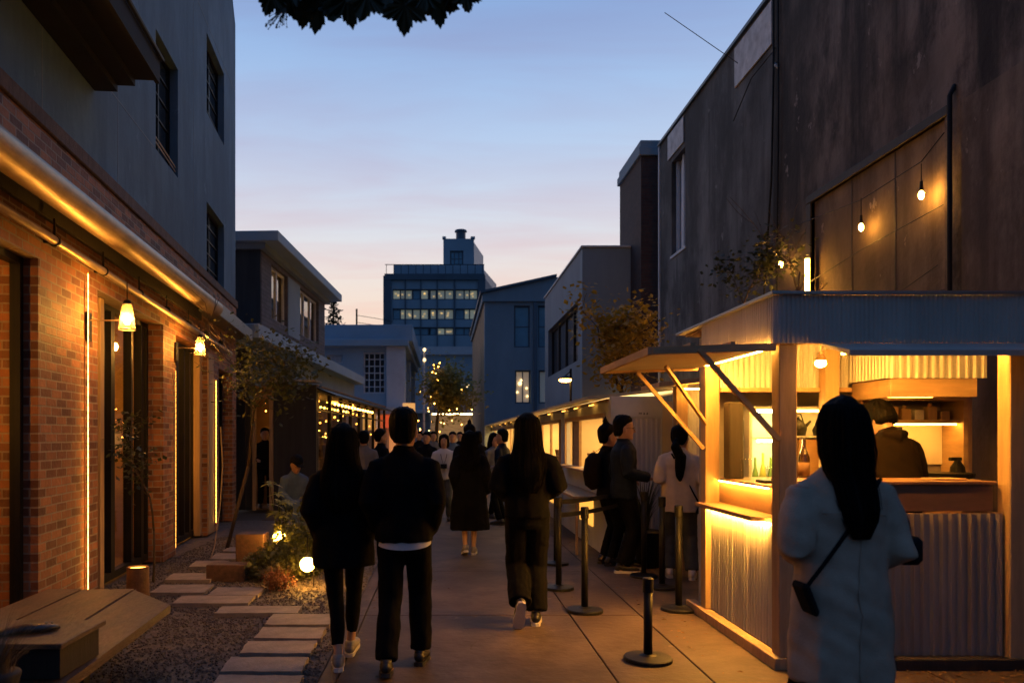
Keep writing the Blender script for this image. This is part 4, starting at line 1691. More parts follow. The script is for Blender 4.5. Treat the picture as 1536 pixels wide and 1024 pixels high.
m.box(WX - .075, WX - .003, 7.5, 10.42, 4.70, 4.80, bev=.006)
m.box(WX - .07, WX - .003, 10.30, 10.42, 0, 4.698, bev=.008)
m.build('timber_lintel', M_darkwood, t)
m = MB()
for y in (8.45, 9.35):
    m.box(WX - .016, WX - .0105, y, y + .02, .1, 4.69)
for z in (3.0,):
    m.box(WX - .018, WX - .0105, 7.58, 10.29, z, z + .02)
m.build('panel_joint', M_darkwood, t)
m = MB()
m.tube([(WX - .10, 7.42, 0), (WX - .10, 7.42, 4.85), (WX - .05, 7.42, 4.95)], .023, 10)
m.build('downpipe', M_blackm, t, smooth=True)
m = MB()
m.box(WX - .03, WX + .42, 17.66, 17.74, 0, 8.25)
m.build('corner_trim', M_white, t)
m = MB()
m.box(WX - .05, WX + .45, 11.5, 17.75, 8.252, 8.31)
m.build('coping', M_offd, t)
m = MB()
m.box(WX - .03, WX - .004, 11.62, 13.1, 7.5, 8.17, bev=.004)
m.build('white_board', mat('peeling_board', (0.55, 0.55, 0.55), 0.8, 0.3, 5, .1, 30), t)
m = MB()
m.box(WX - .03, WX - .004, 15.9, 17.0, 7.66, 8.2, bev=.004)
m.build('white_board', mat('peeling_board', (0.55, 0.55, 0.55)), t)
w = MB()
w.box(WX + .1, WX + .16, 15.85, 15.93, 5.5, 7.55)
w.box(WX + .1, WX + .16, 16.72, 16.8, 5.5, 7.55)
w.box(WX + .1, WX + .16, 16.27, 16.36, 5.5, 7.55)
w.box(WX - .02, WX + .16, 15.8, 16.85, 5.44, 5.499)
wo = w.build('window', M_white, t)
m = MB()
m.box(WX + .18, WX + .19, 15.85, 16.8, 5.5, 7.55)
m.build('blind', mat('white_blind', (0.75, 0.75, 0.77), 0.5, .08, 2), wo)
m = MB()
m.tube([(WX - .08, 11.42, 9.6), (WX - .09, 11.4, 7.0), (WX - .10, 11.45, 5.4), (WX - .12, 11.9, 2.2)], .016, 6)
m.tube([(WX - .08, 11.3, 9.6), (WX - .08, 11.25, 6.6), (WX - .085, 11.3, 3.6)], .014, 6)
m.tube([(WX - .08, 11.35, 7.3), (WX - .10, 12.2, 7.25), (WX - .08, 13.0, 6.9)], .008, 5)
m.build('cable', M_black, t)
m = MB()
m.tube([(WX + .0, 12.9, 7.8), (WX - .9, 14.2, 9.4)], .007, 5)
m.build('antenna', M_black, t)
m = MB()
for k in range(3):
    y, z = 11.3, 7.0
    m.ball((WX - .07, y + k * .06, z + .05 * k), .03, 1)
m.build('insulator', M_white, t)

# bulbs and tube on the stained wall
t = thing('string_light', 'three bare bulbs hanging in a line on the stained wall above the kiosk', 'string light', (4.85, 8.9, 4.3))
pts = [Vector((4.86, 7.44, 4.50)), Vector((4.85, 7.78, 4.34)), Vector((4.85, 8.9, 4.30)), Vector((4.82, 10.3, 4.42)), Vector((4.80, 10.9, 4.30))]
m = MB()
m.tube(pts, .006, 5)
m.tube([(4.85, 7.44, 3.8), (4.85, 8.9, 3.72), (4.85, 10.3, 3.58)], .005, 5)
m.tube([(4.9, 7.6, 3.25), (4.9, 8.9, 2.95), (4.9, 10.3, 2.7)], .005, 5)
m.build('wire', M_black, t)
for (x, y, z, st) in ((4.85, 7.78, 4.0, 0), (4.85, 8.9, 3.98, 0), (4.80, 10.9, 4.0, 0)):
    m = MB()
    m.tube([(x, y, 4.32), (x, y, z + .14)], .005, 5)
    m.tube([(x, y, z + .14), (x, y, z + .045)], [.014, .019], 10)
    m.build('socket', M_black, t)
    m = MB()
    m.ball((x, y, z), .027, 2, (1, 1, 1.7))
    m.build('bulb', emi('bulb_wall', WARM2, 260), t, smooth=True)
t = thing('light_tube', 'bright upright light tube on the stained wall just above the kiosk roof', 'light tube', (4.88, 10.2, 1.4))
m = MB()
m.tube([(4.85, 10.22, 1.5), (4.85, 10.22, 3.92)], .03, 10)
m.build('diffuser', emi('tube_glow', WARM2, 75), t, smooth=True)
m = MB()
m.box(4.875, 4.9, 10.19, 10.25, 1.4, 4.0)
m.build('channel', M_black, t)

# ------------------------------------------------------------------ row of small stalls
def stall(y0, y1, label, seed, near=False):
    rng = random.Random(seed)
    X0 = 2.1
    t = thing('market_stall', label, 'stall', (X0, y0, 0), 0, 'lit wooden stalls in a row on the right')
    H = 2.0
    wy0, wy1 = y0 + .25, y1 - .35
    m = MB()
    m.grid(y0, y1, 0.0, H, X0 + .06, X0, [(wy0, wy1, 1.09, 1.80)], WPm)
    m.build('front_wall', M_white, t)
    m = MB()
    m.box(X0 + .07, X0 + 1.5, y1 - .06, y1, 0, H)
    m.box(X0 + .07, X0 + 1.5, y0, y0 + .06, 0, H)
    m.box(X0 + 1.44, X0 + 1.5, y0 + .061, y1 - .061, 0, H)
    m.box(X0 + .07, X0 + 1.43, y0 + .061, y1 - .061, 0.9, .93)
    m.build('room_wall', mat('stall_inside', (0.62, 0.50, 0.32), 0.7, .1, 2), t)
    m = MB()
    m.prism([(X0 - .28, H + .02), (X0 + 1.55, H + .22), (X0 + 1.55, H + .26), (X0 - .28, H + .06)], lambda p: Vector((p[0], y0 - .03, p[1])), lambda p: Vector((p[0], y1 + .03, p[1])))
    m.build('roof', M_zinc, t)
    m = MB()
    m.box(X0 - .16, X0 + .10, wy0 - .05, wy1 + .05, 1.055, 1.088, bev=.004)
    m.box(X0 - .03, X0 - .002, wy0 - .06, wy0 - .001, 1.09, 1.86)
    m.box(X0 - .03, X0 - .002, wy1 + .001, wy1 + .06, 1.09, 1.86)
    m.box(X0 - .03, X0 - .002, wy0, wy1, 1.803, 1.86)
    m.build('window_frame', M_wood, t)
    for i in range(1, 3 if near else 4):
        y = wy1 - (wy1 - wy0) * i / (3 if near else 4) * (.55 if near else 1)
        m = MB()
        m.box(X0 + .01, X0 + .05, y, y + .07, 1.09, 1.80)
        m.build('window_post', M_ply, t)
    if near:
        m = MB()
        m.box(X0 + .02, X0 + .04, wy1 - 1.0, wy1 - .5, 1.09, 1.8)
        m.build('shutter', M_ply, t)
    m = MB()
    m.box(X0 + .2, X0 + 1.3, y0 + .4, y1 - .4, 1.93, 1.955)
    m.build('ceiling_light', emi('stall_light_near' if near else 'stall_light', (1, .6, .2), 6 if near else 8), t)
    m = MB()
    m.box(X0 - .40, X0 - .002, y0 + .3, y1 - .3, .74, .775, bev=.004)
    m.box(X0 - .36, X0 - .33, y0 + .35, y0 + .39, 0, .74)
    m.box(X0 - .36, X0 - .33, y1 - .39, y1 - .35, 0, .74)
    m.build('shelf_counter', M_wood, t)
    m = MB()
    a = y0 + (1.0 if near else .8)
    m.box(X0 - .02, X0 - .004, a, a + 1.0, .3, .70)
    m.build('lit_panel', emi('stall_panel', WARM2, 1.3), t)
    m = MB()
    m.tube([(X0 - .22, y0 + .05, H - .03), (X0 - .22, (y0 + y1) / 2, H - .08), (X0 - .22, y1 - .05, H - .03)], .006, 5)
    m.build('cord', M_black, t)
    for k in range(3):
        y = y0 + (k + .6) / 3 * (y1 - y0)
        m = MB()
        m.box(X0 - .06, X0 - .045, y, y + .3, H - .02, H - .005)
        m.build('eaves_light', emi('eaves', WARM2, 5), t)
    m = MB()
    m.box(X0 - .012, X0 + .05, y0, y1, H + .002, H + .036)
    m.build('fascia', M_wood, t)
    # stacked baskets and jars on the sill
    for k in range(3 if near else 2):
        y = wy0 + .25 + k * .32
        m = MB()
        zz = 1.089
        for q in range(rng.randint(1, 2) + (1 if k == 0 else 0)):
            m.tube([(X0 + .03, y, zz), (X0 + .03, y, zz + .11), (X0 + .03, y, zz + .115)], [.07, .095, .06], 14)
            zz += .12
        m.ball((X0 + .03, y, zz + .015), .018, 1)
        o = m.build('basket', M_ply, loc=(X0 + .03, y, 1.089))
        tag(o, {True: 'stack of small round baskets on the sill of the nearest lit stall', False: 'round basket on the sill of a lit stall farther down the row'}[near], 'basket', 'baskets on the nearest stall sill' if near else 'baskets on the far stall sills')
    return t
stall(9.72, 13.4, 'nearest lit stall with a wide serving window behind the man in the navy jacket', 1, True)
stall(13.5, 19.5, 'second lit stall in the row, beside the long haired woman walking away', 2)
stall(19.6, 26.0, 'third lit stall in the row, partly hidden by the long haired woman', 3)
stall(26.1, 33.5, 'farthest lit stall in the row, at the foot of the gable hall', 4)

t = thing('container_wall', 'pale corrugated end wall with tiny dark lettering beside the man in the navy jacket', 'wall', (2.4, 9.6, 0))
m = MB()
m.corr((2.12, 9.62), (2.74, 9.62), 0.04, 1.78, .06, .02)
m.build('corrugated_sheet', M_corrw, t)
m = MB()
m.box(2.10, 2.75, 9.63, 9.70, 0, 2.06)
m.box(2.10, 2.745, 9.60, 9.629, 1.80, 2.05)
m.build('panel', M_white, t)
def text_obj(s, size, loc, rot, m, parent, name='lettering', ext=0.002):
    cu = bpy.data.curves.new('t', 'FONT')
    cu.body = s
    cu.size = size
    cu.extrude = ext
    cu.align_x = 'CENTER'
    tmp = bpy.data.objects.new('t', cu)
    COL.objects.link(tmp)
    dg = bpy.context.evaluated_depsgraph_get()
    dg.update()
    me = bpy.data.meshes.new_from_object(tmp.evaluated_get(dg))
    bpy.data.objects.remove(tmp)
    me.transform(Matrix.Translation(loc) @ Matrix.Rotation(rot, 4, 'X'))
    me.transform(RM(parent).inverted())
    me.materials.clear()
    me.materials.append(m)
    o = bpy.data.objects.new(name, me)
    COL.objects.link(o)
    o.parent = parent
    return o
text_obj('m a a', 0.055, Vector((2.505, 9.597, 1.83)), rad(90), M_black, t)

t = thing('timber_booth', 'white panelled booth with a pale timber post behind the woman in the beige jacket', 'booth', (3.0, 9.2, 0))
m = MB()
m.corr((2.78, 9.22), (3.9, 9.22), 0.05, 2.12, .11, .012)
m.box(2.78, 3.9, 9.23, 9.3, 0, 2.12)
m.build('panel', M_white, t)
m = MB()
m.box(2.755, 2.89, 9.06, 9.19, 0, 2.2, bev=.005)
m.build('post', M_wood, t)
m = MB()
m.prism([(2.45, 2.12), (3.9, 2.28), (3.9, 2.33), (2.45, 2.17)], lambda p: Vector((p[0], 8.7, p[1])), lambda p: Vector((p[0], 9.5, p[1])))
m.build('awning', M_wood, t)
m = MB()
m.box(2.75, 3.6, 8.9, 8.93, 2.10, 2.115)
m.build('light_line', emi('booth_led', WARM2, 60), t)

# street lamp
p = at(848, 570, 17.0)
t = thing('street_lamp', 'small hooded lamp on a thin pole above the stall roofs, before the concrete building', 'lamp', (p.x, p.y, 0))
m = MB()
m.tube([(p.x + .12, p.y, 0), (p.x + .12, p.y, p.z + .25)], .025, 8)
m.tube([(p.x + .12, p.y, p.z + .2), (p.x, p.y, p.z + .1)], .012, 6)
m.build('pole', M_black, t)
m = MB()
m.tube([(p.x, p.y, p.z + .1), (p.x, p.y, p.z + .05), (p.x, p.y, p.z + .02)], [.04, .14, .20], 16)
m.build('shade', M_black, t)
m = MB()
m.ball((p.x, p.y, p.z), .09, 2, (1.6, 1.6, .5))
m.build('bulb', emi('street_bulb', WARM2, 60), t)

# trees on the right and at the street end
tree('yellow_tree', 'slender tree with yellow autumn leaves behind the kiosk flap, before the brick tower', (3.1, 11.2, 0), (-0.20, 0, 1), 0.80, 0.045, 3, 34, M_leafy, 0.085, 8, 0.13, spread=0.6, kids=4, clear=1.9, limit=lambda p: p.x < 3.3 and p.z < 4.1)
tree('bare_tree', 'thin nearly bare tree in front of the bright light tube above the kiosk', (4.5, 9.9, 0), (0.02, 0, 1), 1.1, 0.022, 2, 8, None, 0, 0, 0, spread=0.5, kids=4, clear=2.6)
tree('evergreen', 'dark fine leaved small tree between the bare tree and the wall cables', (4.35, 10.6, 0), (-0.03, 0, 1), 0.8, 0.02, 2, 3, M_leafd, 0.08, 9, .12, spread=0.5, kids=4, clear=2.8)
lt = tree('lit_tree', 'round street tree wound with fairy lights at the middle of the street end', (X_(652, 26), 26, 0), (0.03, 0, 1), 1.25, 0.07, 3, 19, mat('leaf_lit', (0.26, 0.23, 0.05), .6, .4, 3, transl=.35), 0.13, 14, 0.26, spread=0.66, kids=4, clear=1.45)
rng = random.Random(8)
fpts = []
for k in range(46):
    z = 1.5 + 2.6 * rng.random()
    s = 1.0 - abs(z - 2.3) / 2.4
    a = rng.uniform(0, 6.283)
    fpts.append(Vector((X_(652, 26) + .15 + s * 1.35 * rng.random() ** .5 * math.cos(a), 26 + s * rng.uniform(.2, 1.1) * math.sin(a) - .3, z)))
fpts.sort(key=lambda p: p.z + .3 * math.sin(p.x * 4))
m = MB()
m.tube(fpts, .003, 4)
fw = m.build('fairy_wire', M_black, lt)
for q in fpts:
    m = MB()
    m.ball(q, .015, 1)
    m.build('bulb', emi('tree_fairy', WARM2, 60), fw)

# banner pole with small lamps
p = at(636, 640, 28)
t = thing('lamp_post', 'thin post with two small lamps rising left of the street tree with fairy lights', 'lamp', (p.x, p.y, 0))
m = MB()
m.tube([(p.x, p.y, 0), (p.x, p.y, 4.75)], .04, 8)
m.build('post', M_white, t)
for z in (4.72, 4.35):
    m = MB()
    m.ball((p.x + .02, p.y - .1, z), .07, 1)
    m.build('bulb', emi('facade_lamp', (1, .66, .28), 3), t)

# overhanging broad-leaved branch at the top of the picture
t = thing('tree', 'dark broad lobed leaves of an overhanging tree branch against the sky at the top', 'tree', (-0.35, 2.9, 3.25))
rng = random.Random(5)
YB = 2.9
m = MB()
m.tube([at(330, -160, YB + .5), at(450, -60, YB + .2), at(560, -30, YB), at(690, -60, YB - .1)], [.022, .016, .012, .005], 8)
for (px, py) in ((420, -10), (480, 0), (520, 5), (575, 5), (600, 10), (650, 0), (690, -15)):
    a = at(px + rng.uniform(-20, 10), -45, YB)
    m.tube([a, at(px, py, YB)], [.006, .003], 6)
m.build('branch', M_bark, t)
m = MB()
def lobed(mb, stem, ang, L_, tilt, rng):
    """maple-like leaf: stem at top, pointed lobes hanging down"""
    out = []
    lob = [(-118, .55), (-62, .86), (0, .95), (62, .86), (118, .55)]
    pts = [(0, 0)]
    for i, (a, l) in enumerate(lob):
        for (da, f) in ((-30, .58), (-23, .74), (-18, .70), (-11, .88), (-8, .83), (0, 1.0), (8, .83), (11, .88), (18, .70), (23, .74)):
            aa = rad(a + da)
            pts.append((math.sin(aa) * l * f, -math.cos(aa) * l * f - .12))
    M = Matrix.Rotation(ang, 3, 'Y') @ Matrix.Rotation(tilt[0], 3, 'X') @ Matrix.Rotation(tilt[1], 3, 'Z')
    c_ = mb.b.verts.new(stem + M @ Vector((0, 0, -.12 * L_)))
    vs = [mb.b.verts.new(stem + M @ Vector((p[0] * L_, 0.10 * L_ * (p[0] ** 2) + rng.uniform(-.01, .01), p[1] * L_))) for p in pts[1:]]
    for i in range(len(vs) - 1):
        mb.b.faces.new([c_, vs[i], vs[i + 1]])
spots = [(408, -14, 38), (432, -12, 44), (455, -6, 48), (478, -8, 55), (500, -4, 60), (515, -20, 52), (447, -34, 50), (520, -8, 48), (552, -12, 46), (570, -6, 44), (594, -12, 48), (608, 2, 46), (585, -26, 46), (640, -14, 40), (655, -8, 48), (632, -22, 40), (682, -18, 38), (698, -14, 34), (668, -30, 40), (540, -30, 46), (490, -36, 46)]
for (px, py, L_) in spots:
    lobed(m, at(px, py, YB + rng.uniform(-.12, .12)), rng.uniform(-.35, .35), L_ * .96 * YB / F, (rng.uniform(-.5, .5), rng.uniform(-.4, .4)), rng)
m.build('leaves', mat('leaf_branch', (0.02, 0.028, 0.010), 0.55, 0.3, 9, transl=.12), t)
m = MB()
for k in range(26):
    q = at(405 + rng.uniform(-6, 26), 34 + rng.uniform(-11, 10), YB)
    m.ball(q, .0045 * rng.uniform(.6, 1.2), 1)
    m.tube([q, at(428, 12, YB)], [.0012, .0012], 3)
m.build('seed_cluster', mat('seed_grey', (0.09, 0.09, 0.08), .8), t)

# ------------------------------------------------------------------ the kiosk
K_ = thing('kiosk', 'lit wooden coffee kiosk with corrugated metal cladding, raised side flap and service counters', 'kiosk', (2.3, 5.2, 0))
def kb(m, name, mt, parent=None, smooth=False):
    return m.build(name, mt, parent or K_, smooth)
m = MB()
m.corr((2.30, 6.88), (2.30, 5.225), 0.085, 0.948, .048, .016, out=(-1, 0, 0))
kb(m, 'side_cladding', M_corr)
m = MB()
m.corr((2.36, 5.165), (3.765, 5.165), 0.085, 1.035, .062, .02, out=(0, -1, 0))
kb(m, 'front_cladding', mat('corrugated_dark', (0.33, 0.265, 0.215), .45, .2, 3, .05, 20, metal=.2, stretch=(1, 1, .3)))
m = MB()
m.box(2.304, 2.34, 5.23, 6.88, 0.01, 0.948)
m.box(2.36, 3.765, 5.17, 5.20, 0.01, 1.035)
m.box(3.78, 3.83, 5.22, 7.0, 0.01, 1.03)
kb(m, 'backing_board', M_ply)
m = MB()
m.box(2.2, 2.285, 5.09, 6.95, 0, .082, bev=.006)
kb(m, 'plinth', M_wood)
m = MB()
m.box(2.30, 3.9, 5.075, 5.145, 0, .08, bev=.006)
kb(m, 'plinth', M_darkwood)
for (x, y, z1) in ((2.235, 5.1, 2.165), (2.24, 6.55, 2.165), (3.20, 6.42, 2.28), (3.77, 5.1, 2.165)):
    m = MB()
    m.box(x, x + .12, y, y + .12, 0.084 if x < 3 else 0, z1, bev=.006)
    kb(m, 'post', M_wood)
# valance, roof
m = MB()
m.corr((2.2, 5.08), (3.87, 5.08), 2.17, 2.488, .03, .008, out=(0, -1, 0))
m.corr((2.2, 6.52), (2.2, 5.083), 2.17, 2.488, .035, .010, out=(-1, 0, 0))
kb(m, 'valance', mat('corrugated_grey', (0.50, 0.445, 0.40), .5, .14, 3, .05, 20, metal=.0, stretch=(1, 1, .3)))
m = MB()
m.box(2.165, 3.92, 5.045, 7.15, 2.49, 2.512, bev=.003)
kb(m, 'roof', M_zinc)
m = MB()
m.box(2.21, 3.87, 5.095, 5.14, 2.168, 2.26)
m.box(2.21, 2.255, 5.143, 6.52, 2.168, 2.26)
m.box(2.26, 3.87, 5.6, 5.66, 2.31, 2.40)
m.box(2.26, 3.87, 6.2, 6.26, 2.31, 2.40)
m.box(2.24, 4.6, 5.1, 7.1, 2.47, 2.486)
kb(m, 'roof_frame', M_wood)
# inner lit cladding
m = MB()
m.corr((2.362, 6.54), (3.46, 6.54), 1.97, 2.46, .045, .014, out=(0, -1, 0))
kb(m, 'inner_cladding', M_corr)
m = MB()
m.box(2.362, 3.198, 6.50, 6.56, 1.93, 1.968, bev=.003)
m.box(3.322, 3.47, 6.50, 6.56, 1.93, 1.968, bev=.003)
kb(m, 'inner_rail', M_wood)
m = MB()
m.corr((3.49, 6.02), (4.27, 6.02), 2.012, 2.44, .062, .014, out=(0, -1, 0))
m.corr((3.49, 6.6), (3.49, 6.02), 2.012, 2.44, .045, .012, out=(-1, 0, 0))
kb(m, 'hood_cladding', M_corr)
m = MB()
m.box(3.52, 4.20, 6.03, 6.065, 1.865, 2.008, bev=.003)
m.box(3.52, 3.555, 6.067, 6.6, 1.865, 2.008, bev=.003)
m.box(3.556, 4.20, 6.067, 6.6, 1.90, 1.915)
kb(m, 'hood_band', M_woodh)
# led lines behind the valance; the flap and hinge strips are added fill
m = MB()
m.box(2.45, 3.80, 5.145, 5.165, 2.20, 2.215)
kb(m, 'light_line', emi('kiosk_led', WARM2, 330))
m = MB()
m.box(2.215, 2.245, 5.24, 6.50, 2.150, 2.162)
kb(m, 'light_line', emi('kiosk_led', WARM2, 330))
m = MB()
m.box(3.7, 4.15, 6.5, 6.53, 1.885, 1.897)
kb(m, 'hood_light', emi('hood_led2', WARM2, 22))
m = MB()
m.box(2.55, 3.3, 4.90, 4.915, 2.078, 2.088)
kb(m, 'light_line', emi('added_flap_led', WARM2, 150))  # added strip tucked under the front flap to light the front post
m = MB()
m.box(2.165, 2.185, 5.12, 6.5, 2.168, 2.176)
kb(m, 'light_line', emi('added_hinge_led', WARM2, 26))  # added unseen strip on top of the side flap, warms the side valance
# lamp under the roof
m = MB()
lp = at(1231, 545, 5.75)
m.tube([(lp.x, lp.y, 2.46), (lp.x, lp.y, lp.z + .05)], .005, 5)
m.tube([(lp.x, lp.y, lp.z + .07), (lp.x, lp.y, lp.z + .02)], [.02, .045], 12)
po = kb(m, 'pendant_lamp', M_copper)
m = MB()
m.ball((lp.x, lp.y, lp.z), .04, 2, (1, 1, .75))
kb(m, 'bulb', emi('kiosk_bulb', WARM2, 500), po)
# raised side flap (corrugated sheet in a frame)
fl = [(2.19, 2.14), (1.38, 2.115)]
m = MB()
N = 26
rows = []
for i in range(N * 2 + 1):
    y = 5.08 + (6.58 - 5.08) * i / (N * 2)
    dz = .014 if i % 2 else 0
    rows.append([m.b.verts.new((x, y, z + dz + o_)) for o_ in (0, .004) for (x, z) in fl])
for A, B_ in zip(rows, rows[1:]):
    m.b.faces.new([A[0], A[1], B_[1], B_[0]])
    m.b.faces.new([A[2], A[3], B_[3], B_[2]])
    m.b.faces.new([A[0], B_[0], B_[2], A[2]])
    m.b.faces.new([A[1], B_[1], B_[3], A[3]])
flp = kb(m, 'side_flap', M_corr)
m = MB()
m.beam((1.365, 5.06, 2.118), (1.365, 6.6, 2.118), .03, .05)
m.beam((1.38, 5.062, 2.118), (2.19, 5.062, 2.143), .03, .05)
m.beam((1.38, 6.598, 2.118), (2.19, 6.598, 2.143), .03, .05)
for f in (.33, .66):
    m.beam((2.19 - .81 * f, 5.09, 2.175 - .02 * f), (2.19 - .81 * f, 6.57, 2.175 - .02 * f), .03, .03)
kb(m, 'flap_frame', M_woodh, flp)
m = MB()
m.beam((1.68, 5.045, 2.125), (2.225, 5.085, 1.53), .03)
kb(m, 'flap_strut', M_woodh)
m = MB()
m.beam((1.66, 6.56, 2.10), (2.225, 6.56, 1.45), .03)
kb(m, 'flap_strut', M_woodh)
m = MB()
m.beam((1.74, 6.0, 2.10), (2.20, 6.42, 1.66), .026)
kb(m, 'flap_strut', M_woodh)
# front flap, lowered outwards
m = MB()
m.prism([(5.07, 2.155), (4.72, 2.05), (4.715, 2.085), (5.07, 2.19 - .022)], lambda p: Vector((2.5, p[0], p[1])), lambda p: Vector((4.45, p[0], p[1])))
kb(m, 'front_flap', mat('corrugated_grey', (0.34, 0.34, 0.35)))
# counters
m = MB()
poly = [(2.185, 6.66), (2.185, 5.46), (2.36, 5.30), (2.62, 5.30), (2.62, 6.66)]
m.prism(poly, lambda p: Vector((p[0], p[1], .952)), lambda p: Vector((p[0], p[1], .985)))
kb(m, 'side_counter', M_ply)
m = MB()
m.box(2.40, 2.95, 5.55, 6.72, .987, 1.182)
m.box(2.345, 2.96, 5.54, 6.73, 1.182, 1.20, bev=.004)
kb(m, 'service_ledge', M_ply)
m = MB()
m.box(2.352, 2.362, 5.56, 6.70, 1.172, 1.1815)
kb(m, 'added_ledge_light', emi('added_ledge_led', WARM2, 130))  # added strip under the lip to brighten the ledge face
m = MB()
m.box(2.262, 2.282, 5.36, 6.62, .935, .948)
kb(m, 'counter_light', emi('counter_led', WARM2, 520))
m = MB()
m.box(2.42, 3.725, 5.195, 5.60, 1.046, 1.225, bev=.003)
m.box(2.40, 3.74, 5.175, 5.62, 1.227, 1.25, bev=.003)
kb(m, 'front_counter', mat('counter_brown', (0.20, 0.105, 0.055), .5, .2, 3, .05, 30, stretch=(1, 1, 5)))
# back wall, shelving, floor
m = MB()
m.box(2.37, 4.75, 7.04, 7.10, 0, 2.46)
kb(m, 'back_wall', mat('kiosk_back', (0.34, 0.30, 0.26), .7, .1, 2))
m = MB()
m.box(2.34, 4.9, 5.22, 7.03, .0, .12)
kb(m, 'floor', M_ply)
m = MB()
for x in (2.665, 3.03, 3.52, 3.60):
    m.box(x, x + .025, 6.68, 7.03, .95, 1.79)
m.box(2.665, 3.625, 6.68, 7.03, 1.792, 1.815)
m.box(2.665, 3.625, 6.68, 7.03, .92, .948)
m.box(2.692, 3.028, 6.70, 7.03, 1.53, 1.545)
m.box(3.056, 3.518, 6.70, 7.03, 1.545, 1.56)
m.box(2.692, 3.59, 7.005, 7.03, .95, 1.79)
sh = kb(m, 'shelf_unit', M_white)
m = MB()
m.box(2.76, 3.02, 6.72, 6.745, 1.765, 1.785)
m.box(2.76, 3.02, 6.72, 6.745, 1.505, 1.525)
kb(m, 'shelf_light', emi('shelf_led', (1.0, .8, .22), 130), sh)
m = MB()
m.box(3.07, 3.5, 6.72, 6.745, 1.77, 1.785)
kb(m, 'shelf_light', emi('shelf_led2', WARM2, 60), sh)
m = MB()
m.box(3.12, 3.44, 6.72, 7.0, .95, 1.53, bev=.004)
kb(m, 'drawer_box', M_ply, sh)
# right hand back shelf
m = MB()
m.box(3.70, 4.58, 6.76, 7.03, 1.67, 1.70)
m.box(3.70, 4.58, 6.70, 7.03, 1.87, 1.93)
m.box(4.56, 4.60, 6.72, 7.03, 1.10, 1.87)
m.box(3.68, 3.70, 6.76, 7.03, 1.10, 1.87)
kb(m, 'back_shelf', M_woodh)
m = MB()
m.box(4.05, 4.555, 7.0, 7.035, 1.30, 1.665)
kb(m, 'splash_panel', mat('splash', (.66, .60, .50), .35, .05, 3))
m = MB()
m.box(3.75, 4.54, 6.78, 6.80, 1.655, 1.668)
kb(m, 'shelf_light', emi('hood_led', WARM2, 60))
m = MB()
m.box(3.66, 4.62, 6.45, 7.03, 1.02, 1.06)
m.box(3.70, 4.58, 6.5, 7.0, .12, 1.02)
kb(m, 'back_counter', M_ply)
m = MB()
m.tube([(4.7, 6.98, 1.9), (4.62, 6.9, 1.6), (4.58, 6.8, 1.35), (4.68, 6.7, 1.1)], .008, 6)
kb(m, 'cord', mat('cable_tan', (.35, .24, .13)))
m = MB()
m.box(4.68, 4.76, 6.9, 6.98, 0, 2.0)
kb(m, 'rear_post', M_wood)

# things on and in the kiosk
def obj1(m, name, mt, label, cat, loc, group=None, smooth=False):
    o = m.build(name, mt, loc=loc, smooth=smooth)
    return tag(o, label, cat, group)
m = MB()
m.box(2.375, 2.495, 6.36, 6.50, 1.201, 1.84, bev=.01)
obj1(m, 'menu_panel', M_darkwood, 'tall dark upright panel standing at the rear end of the service ledge', 'panel', (2.435, 6.43, 1.201))
def cup(x, y, r, h, label, grp, mt=M_gclear, z=1.201):
    m = MB()
    k = 18
    m.tube([(x, y, z), (x, y, z + .006)], [r * .8, r * .8], k)
    A = [m.b.verts.new((x + r * .8 * math.cos(6.2832 * j / k), y + r * .8 * math.sin(6.2832 * j / k), z + .006)) for j in range(k)]
    B_ = [m.b.verts.new((x + r * math.cos(6.2832 * j / k), y + r * math.sin(6.2832 * j / k), z + h)) for j in range(k)]
    for j in range(k):
        m.b.faces.new([A[j], A[(j + 1) % k], B_[(j + 1) % k], B_[j]])
    m.tube([(x + r * math.cos(6.2832 * j / k), y + r * math.sin(6.2832 * j / k), z + h) for j in range(k + 1)], .0025, 5)
    return obj1(m, 'glass_cup', mt, label, 'glass', (x, y, z), grp, True)
G = 'glasses on the service ledge'
cup(2.47, 6.25, .045, .17, 'tall clear glass at the left end of the service ledge', G)
cup(2.60, 6.1, .035, .10, 'low clear glass in front of the dark upright panel', G)
cup(2.66, 6.22, .035, .11, 'low clear glass beside the brown bottle', G)
cup(2.71, 6.02, .033, .10, 'small clear glass just left of the brown bottle', G)
m = MB()
m.box(2.43, 2.62, 5.78, 5.97, 1.201, 1.222, bev=.006)
obj1(m, 'tray', M_black, 'flat black tray on the service ledge near the tall glass', 'tray', (2.52, 5.88, 1.201))
m = MB()
m.tube([(2.66, 5.9, 1.215), (2.78, 5.85, 1.22)], [.014, .009], 8)
m.ball((2.645, 5.905, 1.218), .018, 2)
obj1(m, 'whisk', M_ply, 'small wooden tool lying right of the black tray', 'utensil', (2.7, 5.87, 1.201))
def bottle(x, y, z, r, h, mt, label, grp, lab=None):
    t = thing('bottle', label, 'bottle', (x, y, z), 0, grp)
    m = MB()
    m.tube([(x, y, z), (x, y, z + h * .02), (x, y, z + h * .55), (x, y, z + h * .68), (x, y, z + h * .78), (x, y, z + h * .97), (x, y, z + h)], [r * .93, r, r, r * .7, r * .36, r * .32, r * .34], 18)
    m.build('body', mt, t, smooth=True)
    m = MB()
    m.tube([(x, y, z + h * .15), (x, y, z + h * .45)], r * 1.02, 18)
    m.build('paper_label', lab or mat('label_cream', (.55, .50, .40), .7), t, smooth=True)
    return t
M_bot = mat('bottle_brown', (.03, .016, .008), .12, .3, 3, spec=.8)
M_botg = mat('bottle_green', (.10, .16, .03), .15, .3, 3, spec=.8)
M_boty = mat('bottle_yellow', (.35, .33, .06), .15, .2, 3, spec=.8)
